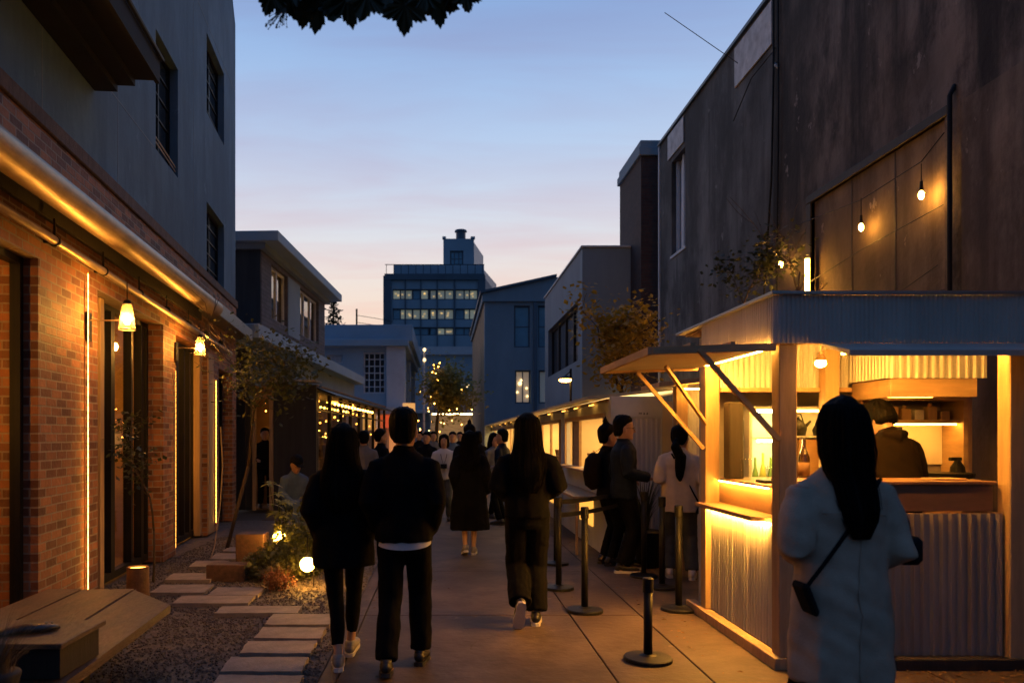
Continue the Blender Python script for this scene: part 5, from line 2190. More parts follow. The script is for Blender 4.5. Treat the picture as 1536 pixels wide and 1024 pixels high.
bottle(2.80, 5.95, 1.201, .042, .34, M_bot, 'dark brown bottle with a cream label on the service ledge', None, mat('label_brown', (.12, .06, .03), .7))
for i, (x, mt, lab) in enumerate(((2.79, M_botg, 'green bottle at the left of the bright lower shelf cell'), (2.86, M_boty, 'yellow bottle in the middle of the bright lower shelf cell'), (2.93, M_botg, 'green bottle behind the brown bottle in the bright lower shelf cell'), (2.99, M_boty, 'yellow bottle at the right of the bright lower shelf cell'))):
    bottle(x, 6.86, .949, .032, .42 + .04 * (i % 2), mt, lab, 'bottles in the bright shelf cell')
for (x, z, r, h, lab) in ((3.17, 1.561, .075, .13, 'round black kettle on the wooden drawer box, left one'), (3.36, 1.561, .06, .10, 'smaller round black kettle next to the larger one on the shelf')):
    m = MB()
    m.tube([(x, 6.85, z), (x, 6.85, z + h * .5), (x, 6.85, z + h), (x, 6.85, z + h * 1.15)], [r * .8, r, r * .6, r * .15], 18)
    m.ball((x, 6.85, z + h * 1.2), r * .2, 2)
    m.tube([(x + r * .8, 6.85, z + h * .6), (x + r * 1.5, 6.85, z + h * 1.0)], [r * .25, r * .12], 8)
    m.tube([(x - r * .6, 6.85, z + h), (x - r * .3, 6.85, z + h * 1.5), (x + r * .3, 6.85, z + h * 1.5), (x + r * .6, 6.85, z + h)], r * .07, 6)
    obj1(m, 'kettle', M_black, lab, 'kettle', (x, 6.85, z), 'black kettles on the shelf unit', True)
rng = random.Random(31)
JL = ['leftmost small pack on the upper right back shelf', 'second small pack from the left on the upper right back shelf', 'third small pack from the left on the upper right back shelf', 'fourth small pack on the upper right back shelf', 'fifth small pack on the upper right back shelf', 'sixth small pack on the upper right back shelf', 'rightmost small pack on the upper right back shelf']
for i in range(7):
    x = 3.78 + i * .115
    h = (.11, .14, .12, .10, .09, .12, .08)[i]
    m = MB()
    m.box(x - .042, x + .042, 6.82, 6.9, 1.701, 1.701 + h, bev=.006)
    if i % 2:
        m.tube([(x, 6.86, 1.701 + h), (x, 6.86, 1.701 + h + .03)], [.02, .015], 10)
    obj1(m, 'coffee_pack', (M_ply, mat('pack_white', (.6, .58, .52), .6), M_wood)[i % 3], JL[i], 'pack', (x, 6.86, 1.701), 'packs on the right back shelf')
m = MB()
m.box(4.06, 4.16, 6.94, 6.99, 1.30, 1.64, bev=.006)
m.box(4.06, 4.16, 6.9, 6.99, 1.061, 1.30, bev=.006)
obj1(m, 'grinder', M_black, 'narrow black coffee grinder against the pale splash panel', 'grinder', (4.11, 6.95, 1.061))
m = MB()
m.box(4.10, 4.56, 6.46, 6.80, 1.061, 1.19, bev=.02)
obj1(m, 'coffee_machine', M_zinc, 'low steel coffee machine on the back counter at the right', 'coffee machine', (4.33, 6.63, 1.061))
m = MB()
m.tube([(4.36, 6.62, 1.191), (4.36, 6.62, 1.205), (4.36, 6.62, 1.24), (4.36, 6.62, 1.243)], [.15, .19, .2, .18], 24)
obj1(m, 'black_pan', M_black, 'flat black pan on top of the steel coffee machine', 'pan', (4.36, 6.62, 1.191))
m = MB()
m.tube([(4.44, 6.62, 1.245), (4.44, 6.62, 1.29), (4.44, 6.62, 1.33), (4.44, 6.62, 1.36)], [.06, .055, .03, .02], 14)
m.box(4.37, 4.47, 6.6, 6.64, 1.345, 1.375, bev=.006)
obj1(m, 'drip_kettle', M_black, 'small black pump pot standing on the flat black pan', 'pot', (4.44, 6.62, 1.244))
m = MB()
m.box(3.40, 3.62, 5.3, 5.46, 1.251, 1.262, bev=.002)
obj1(m, 'counter_card', M_ply, 'small flat card lying on the front counter top', 'card', (3.5, 5.38, 1.251))

# ------------------------------------------------------------------ queue barrier posts
def stanchion(x, y, h, label, r=.155):
    t = thing('barrier_post', label, 'barrier post', (x, y, 0.0), 0, 'black queue barrier posts')
    m = MB()
    m.tube([(x, y, .003), (x, y, .024), (x, y, .030), (x, y, .040), (x, y, .05)], [r, r, r * .96, .06, .035], 28)
    m.build('base', M_black, t)
    m = MB()
    m.tube([(x, y, .04), (x, y, h - .09)], .030, 16)
    m.build('pole', M_black, t, smooth=True)
    m = MB()
    m.tube([(x, y, h - .10), (x, y, h - .005), (x, y, h)], [.037, .037, .03], 16)
    m.build('head', M_black, t)
    return t
stanchion(gr(972, 990).x, gr(972, 990).y, .575, 'short black barrier post nearest the viewer, left of the kiosk corner', .165)
stanchion(gr(877, 917).x, gr(877, 917).y, .93, 'black barrier post standing alone between the walking woman and the short post', .162)
stanchion(gr(1018, 915).x, gr(1018, 915).y, .94, 'black barrier post right in front of the woman in the beige jacket')
P4 = gr(838, 883)
stanchion(P4.x, P4.y, .94, 'black barrier post carrying two belts, close to the elbow of the walking woman')
stanchion(gr(966, 865).x, gr(966, 865).y, .945, 'black barrier post just right of the man in the navy jacket', .15)
stanchion(gr(993, 882).x, gr(993, 882).y, .94, 'black barrier post at the left foot of the woman in the beige jacket')
stanchion(gr(834, 846).x, gr(834, 846).y, .93, 'black barrier post mostly hidden behind the post carrying two belts')
P8 = Vector(((940 - CX) / F * 9.45, 9.45, 0))
stanchion(P8.x, P8.y, .93, 'black barrier post hidden behind the legs of the man in the navy jacket')
t = thing('barrier_belt', 'two black barrier belts stretched one above the other behind the free standing post', 'belt', (P4.x, P4.y, 0))
for (z, zz) in ((.885, .875), (.75, .74)):
    m = MB()
    d = (P8 - P4).normalized()
    a, c_ = P4 + d * .04, P8 - d * .04
    K = 10
    prev = None
    n_ = Vector((-d.y, d.x, 0)) * .0015
    for i in range(K + 1):
        f = i / K
        q = a.lerp(c_, f)
        zc = z + (zz - z) * f - .02 * 4 * f * (1 - f)
        ring = [m.b.verts.new(Vector((q.x, q.y, zc + s * .024)) + n_ * k) for (s, k) in ((-1, -1), (1, -1), (1, 1), (-1, 1))]
        if prev:
            for j in range(4):
                m.b.faces.new([prev[j], prev[(j + 1) % 4], ring[(j + 1) % 4], ring[j]])
        prev = ring
    m.build('belt', M_blackm, t)
# ------------------------------------------------------------------ people
M_skin = mat('skin', (0.44, 0.25, 0.16), 0.5, 0.12, 14, 0.06, 90)
M_hair = mat('hair_black', (0.0035, 0.003, 0.0028), 0.6, 0.35, 40, 0.35, 160, stretch=(1, 1, .08), spec=.07)
M_hairb = mat('hair_brown', (0.005, 0.0035, 0.003), 0.55, 0.35, 40, 0.35, 160, stretch=(1, 1, .08), spec=.18)
def cloth(name, col, var=.2, rough=.9):
    return mat(name, col, rough, var, 5, .3, 220, spec=.08)
C_black = cloth('cloth_black', (0.0045, 0.0045, 0.005))
C_black2 = cloth('cloth_charcoal', (0.010, 0.010, 0.0115))
C_navy = cloth('cloth_navy', (0.008, 0.014, 0.026), rough=.6)
C_beige = cloth('cloth_beige', (0.58, 0.48, 0.37))
C_coat = cloth('cloth_palegrey', (0.40, 0.305, 0.225))
C_jeans = cloth('cloth_denim', (0.075, 0.085, 0.09), .3)
C_blue = cloth('cloth_blue', (0.10, 0.15, 0.22))
C_white = cloth('cloth_white', (0.62, 0.62, 0.63), .08)
C_grey = cloth('cloth_grey', (0.17, 0.17, 0.175))
C_brown = cloth('cloth_brown', (0.008, 0.005, 0.0035))
S_white = mat('shoe_white', (0.55, 0.52, 0.48), .6, .15, 12)
S_dark = mat('shoe_dark', (0.014, 0.013, 0.013), .5, .2, 12)
S_grey = mat('shoe_grey', (0.22, 0.20, 0.18), .6, .2, 12)

def ik(a, c, l1, l2, pole):
    a, c = Vector(a), Vector(c)
    d = (c - a).length
    d2 = min(d, (l1 + l2) * .999)
    x = (l1 * l1 - l2 * l2 + d2 * d2) / (2 * d2)
    h = math.sqrt(max(0, l1 * l1 - x * x))
    t = (c - a).normalized()
    p = Vector(pole)
    p = (p - t * p.dot(t))
    p = p.normalized() if p.length > 1e-6 else Vector((0, 1, 0))
    return a + t * x + p * h

ARM = {
    'down': ((.245, -.035, 1.13), (.245, .04, .885)),
    'front': ((.232, -.06, 1.15), (.10, .20, 1.10)),
    'wide': ((.258, -.07, 1.17), (.14, .18, 1.06)),
    'pocket': ((.228, -.09, 1.14), (.175, .06, .94)),
    'fore': ((.235, -.02, 1.13), (.19, .22, 1.07)),
    'hold': ((.25, .03, 1.15), (.10, .27, 1.22)),
    'lap': ((.24, .06, 1.13), (.12, .28, 1.02)),
}

def remesh(o, voxel, smooth=2, noise_amt=0.0, nscale=8.0, stretch=(1, 1, 1), seed=0.0, grooves=0.0):
    evaluated(o, [('REMESH', dict(mode='VOXEL', voxel_size=voxel, use_smooth_shade=True)), ('SMOOTH', dict(factor=.5, iterations=smooth))])
    me = o.data
    if noise_amt or grooves:
        ns = [v.normal.copy() for v in me.vertices]
        for v, n in zip(me.vertices, ns):
            p = v.co
            q = Vector((p.x * nscale * stretch[0] + seed, p.y * nscale * stretch[1], p.z * nscale * stretch[2]))
            d = noise_amt * noise.noise(q) + noise_amt * .5 * noise.noise(q * 2.3)
            if grooves:
                d += grooves * noise.noise(Vector((p.x * 55, p.y * 55, p.z * 3 + seed)))
            v.co = p + n * d
    for f in me.polygons:
        f.use_smooth = True
    return o

def folds(o, z0, z1, amp, seed):
    """hanging folds: long vertical ridges that deepen towards the hem, creases across the waist"""
    me = o.data
    ns = [v.normal.copy() for v in me.vertices]
    for v, n in zip(me.vertices, ns):
        p = v.co
        f = max(0.0, min(1.0, (z1 - p.z) / max(.1, z1 - z0)))
        d = amp * f * noise.noise(Vector((p.x * 17 + seed, p.y * 13, p.z * 1.7)))
        d += amp * .55 * noise.noise(Vector((p.x * 5, p.y * 5 + seed, p.z * 16 + p.x * 9)))
        v.co = p + n * d

def person(label, x, y, face, H=1.70, z=0.0, arms=('down', 'down'), feet=None, lean=0, hyaw=0, hpitch=0, hair='short', hair_len=1.2, hair_mat=None, hair_w=1.0, hair_s=1.0,
           top=None, bottom=None, shoes=None, group=None, vox=.009, sit=False, extras=None, ankle_skin=True, arm_override=None, cloth_noise=.007):
    s = H / 1.765
    t = thing('person', label, 'person', (x, y, z), rad(face), group)
    hz = 0.45 if sit else 0.90
    dz = hz - 0.90
    LE = Matrix.Rotation(rad(-lean), 3, 'X')
    HD = Matrix.Rotation(rad(hyaw), 3, 'Z') @ Matrix.Rotation(rad(-hpitch), 3, 'X')
    NK = Vector((0, 0.0, 1.50))
    hip0 = Vector((0, 0, 0.92))

    def U(p):
        p = Vector(p)
        if lean and p.z > .80:
            w = min(1, (p.z - .80) / .15)
            q = hip0 + LE @ (p - hip0)
            p = p.lerp(q, w)
        return (p + Vector((0, 0, dz))) * s

    def Hd(p):
        p = Vector(p)
        w = max(0, min(1, (p.z - 1.42) / .08))
        return U(p.lerp(NK + HD @ ((p - NK) * 1.11), w))
    feet = feet or {-1: (-.10, .0, .09, 0), 1: (.10, .0, .09, 0)}
    if sit:
        feet = {-1: (-.12, .40, .09, 0), 1: (.13, .44, .09, 0)}
    J = {}
    for sd in (-1, 1):
        hip = Vector((sd * .09, 0, hz))
        ax, ay, az, pit = feet[sd]
        an = Vector((ax, ay, az))
        kn = ik(hip, an, .43, .415, (0, 1, .1))
        J[sd] = (hip * s, kn * s, an * s, pit)
    AJ = {}
    for i, sd in enumerate((-1, 1)):
        e, w = ARM[arms[i]] if isinstance(arms[i], str) else arms[i]
        AJ[sd] = (U((sd * .170, 0, 1.395)), U((sd * e[0], e[1], e[2])), U((sd * w[0], w[1], w[2])))
    # ---- body: one continuous skin surface
    b = MB()
    b.rings([(r[0], r[1], r[2], 0, r[3]) for r in ((.84, .15, .10, 0), (.95, .158, .105, 0), (1.06, .13, .09, 0), (1.2, .145, .10, 0), (1.32, .165, .10, 0), (1.40, .15, .08, 0), (1.445, .085, .065, -.003), (1.475, .054, .058, -.004), (1.53, .052, .056, .0))], 16, lambda p: U(p))
    b.rings([(z_, rx, ry, 0, cy) for (z_, rx, ry, cy) in ((1.487, .028, .03, .058), (1.50, .046, .056, .036), (1.53, .060, .078, .014), (1.57, .069, .090, .005), (1.61, .074, .097, -.001), (1.65, .074, .098, -.004), (1.69, .062, .086, -.008), (1.715, .042, .060, -.01), (1.73, .016, .025, -.012))], 20, Hd)
    b.tube([Hd((0, .088, 1.615)), Hd((0, .106, 1.59)), Hd((0, .118, 1.572)), Hd((0, .098, 1.562))], [.008, .011, .014, .010], 8)
    b.ball(Hd((0, .086, 1.543)), .014 * s, 1, (1.7, .9, .6))
    b.ball(Hd((0, .083, 1.508)), .018 * s, 1, (1.3, .9, .9))
    b.tube([Hd((-.045, .074, 1.628)), Hd((0, .090, 1.630)), Hd((.045, .074, 1.628))], [.009, .011, .009], 6)
    for sd in (-1, 1):
        b.tube([Hd((sd * .07, -.004, 1.555)), Hd((sd * .078, -.012, 1.585)), Hd((sd * .077, -.016, 1.615)), Hd((sd * .072, -.008, 1.625))], [(.010, .014), (.011, .020), (.010, .020), (.006, .012)], 8)
        hip, kn, an, pit = J[sd]
        b.tube([hip, hip.lerp(kn, .5), kn, kn.lerp(an, .3), an.lerp(kn, .12), an], [.080 * s, .062 * s, .043 * s, .047 * s, .034 * s, .034 * s], 12)
        fr = Matrix.Rotation(rad(-pit), 3, 'X')
        b.tube([an + fr @ Vector(q) * s for q in ((0, -.045, -.045), (0, .02, -.04), (0, .09, -.055), (0, .16, -.07))], [(.03, .035), (.036, .04), (.04, .028), (.032, .014)], 10, ref=(0, 0, 1))
        sh, el, wr = AJ[sd]
        b.tube([sh, sh.lerp(el, .5), el, el.lerp(wr, .35), wr], [.052 * s, .046 * s, .038 * s, .039 * s, .026 * s], 12)
        # hand: palm, four fingers and a thumb off its side
        d = (wr - el).normalized()
        pn = Vector((-sd, 0.2, 0)) if abs(d.z) > .6 else Vector((0, 0, -1))
        pn = (pn - d * pn.dot(d)).normalized()
        sdv = d.cross(pn).normalized()
        if sdv.dot(Vector((-sd * .3, 1, .1))) < 0:
            sdv = -sdv
        b.tube([wr, wr + d * .04 * s, wr + d * .085 * s], [(.028 * s, .017 * s), (.040 * s, .016 * s), (.040 * s, .013 * s)], 10, ref=pn)
        for k in range(4):
            o_ = wr + d * .082 * s + sdv * (.030 - .020 * k) * s
            L_ = (.070, .078, .072, .056)[k] * s
            c1 = (d + pn * (.25 + .08 * k)).normalized()
            c2 = (d * .6 + pn * (.75 + .06 * k)).normalized()
            b.tube([o_ - d * .015, o_ + c1 * L_ * .5, o_ + c1 * L_ * .5 + c2 * L_ * .5], [.0092 * s, .0088 * s, .0072 * s], 6)
        o_ = wr + d * .025 * s + sdv * .026 * s
        b.tube([o_, o_ + (d * .7 + sdv * .6 + pn * .2).normalized() * .038 * s, o_ + (d * 1.4 + sdv * .75 + pn * .55).normalized() * .068 * s], [.012 * s, .0105 * s, .008 * s], 6)
    bo = b.build('body', M_skin, t, world=False)
    remesh(bo, vox, 2)
    # eyes
    m = MB()
    for sd in (-1, 1):
        m.ball(Hd((sd * .032, .0815, 1.603)), .0115 * s, 1, (1.15, .8, .6))
    m.build('eyes', M_black, t, world=False)
    # ---- hair
    hm = hair_mat or M_hair
    if hair:
        m = MB()
        if hair == 'long':
            rows = [(1.758, .006, .01, -.012), (1.754, .026, .034, -.012), (1.742, .046, .058, -.013), (1.722, .066, .078, -.015), (1.695, .081, .094, -.016), (1.655, .092, .103, -.020), (1.61, .097, .098, -.032), (1.54, .102, .085, -.048), (1.47, .110 * (.5 + .5 * hair_w), .072, -.062)]
            z_ = 1.41
            while z_ > hair_len:
                f = (1.41 - z_) / max(.05, 1.41 - hair_len)
                rows.append((z_, (.128 - .05 * f * f) * hair_w, .052 - .018 * f, -.098 - .045 * min(1, f * 1.6)))
                z_ -= .05
            rows.append((hair_len - .03, .045 * hair_w, .014, -.145))
            rows = rows[::-1]
        elif hair == 'full':
            rows = [(1.525, .06, .045, -.05), (1.55, .086, .075, -.042), (1.60, .096, .092, -.032), (1.65, .096, .102, -.022), (1.69, .088, .100, -.014), (1.722, .068, .080, -.012), (1.745, .04, .05, -.01), (1.753, .012, .016, -.01)]
        elif hair == 'bob':
            rows = [(1.48, .07, .05, -.05), (1.51, .10, .085, -.03), (1.56, .104, .098, -.026), (1.62, .102, .104, -.020), (1.68, .094, .104, -.018), (1.725, .074, .086, -.015), (1.748, .035, .045, -.012)]
        else:
            k = 1.0 if hair == 'short' else 1.06
            rows = [(1.525, .052, .035, -.058), (1.555, .070, .050, -.052), (1.60, .083 * k, .062 * k, -.046), (1.645, .088 * k, .082 * k, -.032), (1.675, .088 * k, .100 * k, -.016), (1.70, .080 * k, .096 * k, -.010), (1.727, .062 * k, .075 * k, -.010), (1.745 + (k - 1) * .2, .025, .035, -.010)]
        rows = [(r[0], r[1] * hair_s, r[2], r[3]) for r in rows]
        m.rings([(r[0], r[1], r[2], 0, r[3]) for r in rows], 22, Hd)
        if hair == 'tail':
            m.tube([Hd(q) for q in ((0, -.09, 1.58), (0, -.125, 1.56), (0, -.150, 1.50), (-.005, -.155, 1.40), (-.01, -.158, 1.28), (-.012, -.155, 1.18), (-.012, -.150, 1.12))], [.022, .028, .050, .060, .056, .040, .014], 12)
        if hair == 'knot':
            m.ball(Hd((0, -.03, 1.775)), .040 * s, 2)
            m.tube([Hd((0, -.03, 1.74)), Hd((0, -.03, 1.84))], [.02, .008], 8)
        ho = m.build('hair', hm, t, world=False)
        remesh(ho, max(vox, .008), 2, .004, 14, (1, 1, .3), x * 3, grooves=.006)
        if hair == 'long' and vox < .0125:
            r = random.Random(int(abs(x) * 1000) + 5)
            m = MB()
            for k in range(170):
                a = rad(r.uniform(-205, 25))
                pts = []
                ze = hair_len + r.uniform(-.07, .10)
                off = 1.0 + r.uniform(.0, .05) + (.10 * r.random() if k % 4 == 0 else 0)
                wob = r.uniform(-.012, .012)
                for q in rows[::-1]:
                    if q[0] > 1.735:
                        continue
                    if q[0] < ze:
                        break
                    pts.append(Hd((q[1] * off * math.cos(a) + wob * (1.7 - q[0]) * 2, q[2] * off * math.sin(a) + q[3], q[0])))
                if len(pts) > 3:
                    m.tube(pts, [(.0026 * (1 - .6 * i / len(pts)), .0014) for i in range(len(pts))], 4)
            m.build('hair_strands', hm, ho, world=False, smooth=True)
    # ---- trousers / skirt
    bt = dict(mat=C_black, thigh=.092, knee=.072, ankle=.062, cut=.10)
    bt.update(bottom or {})
    if bt.get('mat') is not None:
        m = MB()
        m.rings([(.80, .12, .10, 0, 0), (.84, .165, .118, 0, 0), (.92, .168, .122, 0, 0), (1.0, .155, .112, 0, 0), (1.04, .145, .105, 0, 0)], 18, U)
        for sd in (-1, 1):
            hip, kn, an, pit = J[sd]
            lo = an + (kn - an).normalized() * max(0.0, (bt['cut'] - .09)) * s
            m.tube([hip + Vector((0, 0, .03)), hip.lerp(kn, .45), kn, kn.lerp(lo, .55), lo], [bt['thigh'] * s, (bt['thigh'] * .55 + bt['knee'] * .45) * s, bt['knee'] * s, (bt['knee'] * .5 + bt['ankle'] * .5) * s, bt['ankle'] * s], 14)
        lo_ = m.build('trousers', bt['mat'], t, world=False)
        remesh(lo_, max(vox * 1.3, .011), 2, cloth_noise, 11, (1, 1, .8), y)
    # ---- shoes
    sm = shoes or S_dark
    for sd in (-1, 1):
        hip, kn, an, pit = J[sd]
        fr = Matrix.Rotation(rad(-pit), 3, 'X') @ Matrix.Rotation(rad(-sd * 6), 3, 'Z')
        FP = lambda q: an + fr @ (Vector(q) * s - Vector((0, 0, .09 * s)))
        m = MB()
        m.tube([FP(q) for q in ((0, -.085, .055), (0, -.06, .058), (0, .0, .062), (0, .07, .052), (0, .13, .043), (0, .175, .036), (0, .19, .032))], [(.018, .022), (.036, .038), (.041, .046), (.046, .036), (.047, .027), (.036, .020), (.012, .010)], 14, ref=(0, 0, 1))
        m.tube([FP((0, -.03, .05)), FP((0, -.028, .11))], [(.04, .046), (.037, .042)], 14, ref=(0, 1, 0))
        so_ = m.build('shoe', sm[0] if isinstance(sm, tuple) else sm, t, world=False, smooth=True)
        m = MB()
        ol = [(.030, -.088), (.040, -.05), (.038, .02), (.049, .09), (.047, .14), (.030, .185), (0, .198), (-.030, .185), (-.047, .14), (-.049, .09), (-.038, .02), (-.040, -.05), (-.030, -.088), (0, -.098)]
        m.prism(ol, lambda p: FP((p[0], p[1], 0.001)), lambda p: FP((p[0] * .97, p[1] * .98, .028)))
        m.build('sole', sm[1] if isinstance(sm, tuple) else sm, so_, world=False)
    # ---- top
    tp = dict(mat=C_black, hem=.84, flare=1.0, ease=.0, sl=(.078, .066, .050), name='jacket', sleeve=1.0, collar=True)
    tp.update(top or {})
    prof = [(.30, .195, .135), (.60, .195, .135), (.80, .188, .130), (.90, .185, .128), (1.06, .172, .120), (1.2, .180, .124), (1.32, .195, .124), (1.40, .178, .104), (1.445, .122, .086)]

    def pr_(z_):
        for (a, c_) in zip(prof, prof[1:]):
            if a[0] <= z_ <= c_[0]:
                f = (z_ - a[0]) / (c_[0] - a[0])
                return a[1] + (c_[1] - a[1]) * f, a[2] + (c_[2] - a[2]) * f
        return prof[0][1:]
    m = MB()
    rows = []
    z_ = tp['hem']
    zs = []
    while z_ < 1.44:
        zs.append(z_)
        z_ += .06
    zs.append(1.445)
    for z_ in zs:
        rx, ry = pr_(z_)
        f = max(0, min(1, (1.25 - z_) / (1.25 - min(tp['hem'], 1.0))))
        g = 1 + (tp['flare'] - 1) * f
        e = tp['ease'] if z_ < 1.38 else tp['ease'] * .3
        rows.append((z_, (rx + e) * g, (ry + e * .8) * (1 + (g - 1) * .7), 0, 0))
    rows.append((1.478, .072 if tp['collar'] else .066, .072, 0, -.006))
    if tp['collar']:
        rows.append((1.505, .068, .072, 0, -.008))
    def UT(p):
        # skirts of long coats follow gravity, not the lean
        return U(p)
    m.rings(rows, 24, UT)
    for sd in (-1, 1):
        sh, el, wr = AJ[sd]
        a, c_, d_ = tp['sl']
        end = el.lerp(wr, tp['sleeve'] * 1.03)
        inn = sh + Vector((-sd * .03 * s, 0, -.02 * s))
        m.tube([inn, sh.lerp(el, .12), sh.lerp(el, .55), el, el.lerp(end, .5), end], [a * .80 * s, a * .88 * s, (a * .5 + c_ * .5) * s, c_ * s, (c_ * .45 + d_ * .55) * s, d_ * s], 14)
    if tp.get('hood'):
        m.tube([U(q) for q in ((-.09, .0, 1.46), (-.08, -.07, 1.45), (0, -.115, 1.42), (.08, -.07, 1.45), (.09, .0, 1.46))], [(.025, .03), (.035, .04), (.045, .05), (.035, .04), (.025, .03)], 12)
    jo = m.build(tp['name'], tp['mat'], t, world=False)
    remesh(jo, max(vox * 1.3, .0115), 3, cloth_noise * 1.2, 7.5, (1, 1, .75), x * 5 + y, 0)
    folds(jo, tp['hem'] * s, 1.35 * s, tp.get('fold', .010) * s, x * 7 + y)
    if tp.get('seams'):
        vs = [v.co for v in jo.data.vertices if v.co.y < 0]
        def back(xx, zz):
            near = [q for q in vs if abs(q.x - xx) < .016 * s and abs(q.z - zz) < .016 * s]
            return min(near, key=lambda q: q.y) if near else None
        m = MB()
        for line in ([(.006, z_) for z_ in [tp['hem'] + .03 + .03 * i for i in range(26)]], [(-.15 + .03 * i, 1.30 + .012 * math.sin(i * .6)) for i in range(11)]):
            P = [back(a * s, c_ * s) for (a, c_) in line]
            P = [Vector(q) + Vector((0, -.0015, 0)) for q in P if q is not None]
            if len(P) > 3:
                P = [P[0]] + [(P[i - 1] + P[i] + P[i + 1]) / 3 for i in range(1, len(P) - 1)] + [P[-1]]
                m.tube(P, .0035, 5)
        m.build('seam', tp['mat'], jo, world=False, smooth=True)
    if tp.get('under'):
        um, uh, uw = tp['under']
        m = MB()
        K = 28
        r0, r1 = [], []
        for j in range(K):
            a = 6.2832 * j / K
            rx, ry = pr_(tp['hem'])
            dip = uh + .03 * abs(math.sin(a)) ** 1.5 * 0 - .035 * abs(math.sin(a))
            r0.append(m.b.verts.new(U((rx * uw * math.cos(a), ry * uw * math.sin(a), dip + .02))))
            r1.append(m.b.verts.new(U((rx * uw * .95 * math.cos(a), ry * uw * .95 * math.sin(a), tp['hem'] + .08))))
        for j in range(K):
            m.b.faces.new([r0[j], r0[(j + 1) % K], r1[(j + 1) % K], r1[j]])
        m.build('shirt', um, t, world=False, smooth=True)
    if extras:
        extras(t, U, Hd, AJ, J, s)
    return t

def strap_bag(side, zb, m_, label):
    def f(t, U, Hd, AJ, J, s):
        t = thing('shoulder_bag', label, 'bag', t.location, t.rotation_euler.z)
        m = MB()
        pts = []
        for i in range(9):
            q = i / 8
            pts.append(U((side * (.10 - .31 * q), -.125 - .020 * math.sin(q * 3.1) + .03 * q, 1.44 - (1.44 - zb) * q)))
        m.tube(pts, [(.009, .003)] * 9, 8)
        m.build('strap', m_, t, world=False)
        m = MB()
        c_ = Vector(pts[-1])
        M = Matrix.Translation(c_ + Vector((-side * .005, .012, .0))) @ Matrix.Rotation(rad(-side * 22), 4, 'Y')
        m.box(-.016, .016, -.05, .05, -.11, .03, bev=.012, M=M)
        m.build('pouch', m_, t, world=False)
    return f

def backpack(m_):
    def f(t, U, Hd, AJ, J, s):
        t = thing('backpack', 'dark brown backpack on the person behind the navy jacket man', 'backpack', t.location, t.rotation_euler.z)
        m = MB()
        m.tube([U((0, -.17, .98)), U((0, -.20, 1.02)), U((0, -.215, 1.15)), U((0, -.20, 1.32)), U((0, -.17, 1.40))], [(.10, .06), (.14, .09), (.15, .10), (.14, .085), (.08, .04)], 14, ref=(0, 1, 0))
        o = m.build('bag_body', m_, t, world=False, smooth=True)
        m = MB()
        for sd in (-1, 1):
            m.tube([U((sd * .10, -.15, 1.40)), U((sd * .115, -.02, 1.475)), U((sd * .115, .12, 1.36)), U((sd * .12, .13, 1.2))], [(.025, .006)] * 4, 8)
        m.build('strap', m_, o, world=False)
    return f

def glasses_(t, U, Hd, AJ, J, s):
    m = MB()
    for sd in (-1, 1):
        m.tube([Hd((sd * .034 + .024 * math.cos(a), .100, 1.600 + .019 * math.sin(a))) for a in [6.2832 * i / 14 for i in range(15)]], .0022, 5)
        m.tube([Hd((sd * .058, .098, 1.606)), Hd((sd * .078, .02, 1.608)), Hd((sd * .080, -.02, 1.600))], .002, 5)
    m.tube([Hd((-.012, .101, 1.603)), Hd((.012, .101, 1.603))], .002, 5)
    m.build('eyeglasses', M_black, t, world=False)

def cap_(t, U, Hd, AJ, J, s):
    m = MB()
    m.rings([(1.655, .098, .110, 0, -.008), (1.70, .094, .106, 0, -.010), (1.745, .06, .07, 0, -.01), (1.758, .015, .02, 0, -.01)], 18, Hd)
    m.prism([(-.07, .07), (.07, .07), (.05, .165), (0, .18), (-.05, .165)], lambda p: Hd((p[0], p[1], 1.652)), lambda p: Hd((p[0], p[1], 1.662)))
    m.build('cap', C_black2, t, world=False, smooth=False)

def camera_(t, U, Hd, AJ, J, s):
    t = thing('hand_camera', 'black camera on a neck strap of the person in the pale shirt', 'camera', t.location, t.rotation_euler.z)
    m = MB()
    c_ = U((0, .16, 1.12))
    m.box(c_.x - .06, c_.x + .06, c_.y - .03, c_.y + .03, c_.z - .04, c_.z + .04, bev=.006)
    m.tube([c_ + Vector((0, .03, 0)), c_ + Vector((0, .09, 0))], .03, 12)
    m.tube([U((-.08, .05, 1.45)), U((-.05, .14, 1.3)), c_, U((.05, .14, 1.3)), U((.08, .05, 1.45))], .006, 5)
    m.build('camera_body', M_black, t, world=False)

NV = .0085
# the couple
person('woman with long black hair in a loose black jacket, left of the couple', -.69, 5.28, 2, 1.63, arms=('pocket', 'pocket'),
       feet={-1: (-.02, -.16, .09, 0), 1: (.04, .20, .10, -8)}, hyaw=-6, hair='long', hair_len=1.16, hair_w=1.15,
       top=dict(hem=.72, flare=1.13, ease=.022, sl=(.086, .078, .062)), bottom=dict(thigh=.088, knee=.062, ankle=.046, cut=.17), shoes=(S_grey, S_white), vox=NV)
M1 = person('man in a black jacket, pale shirt hem showing, walking right of the couple', -.262, 5.12, -3, 1.745, arms=('pocket', 'pocket'),
       feet={-1: (-.10, -.17, .10, 8), 1: (.10, .15, .09, 0)}, hyaw=-7, hair='short', top=dict(hem=.865, flare=1.02, ease=.012, sl=(.084, .070, .058), under=(C_white, .835, .99)),
       bottom=dict(thigh=.100, knee=.082, ankle=.076), shoes=S_dark, vox=NV)
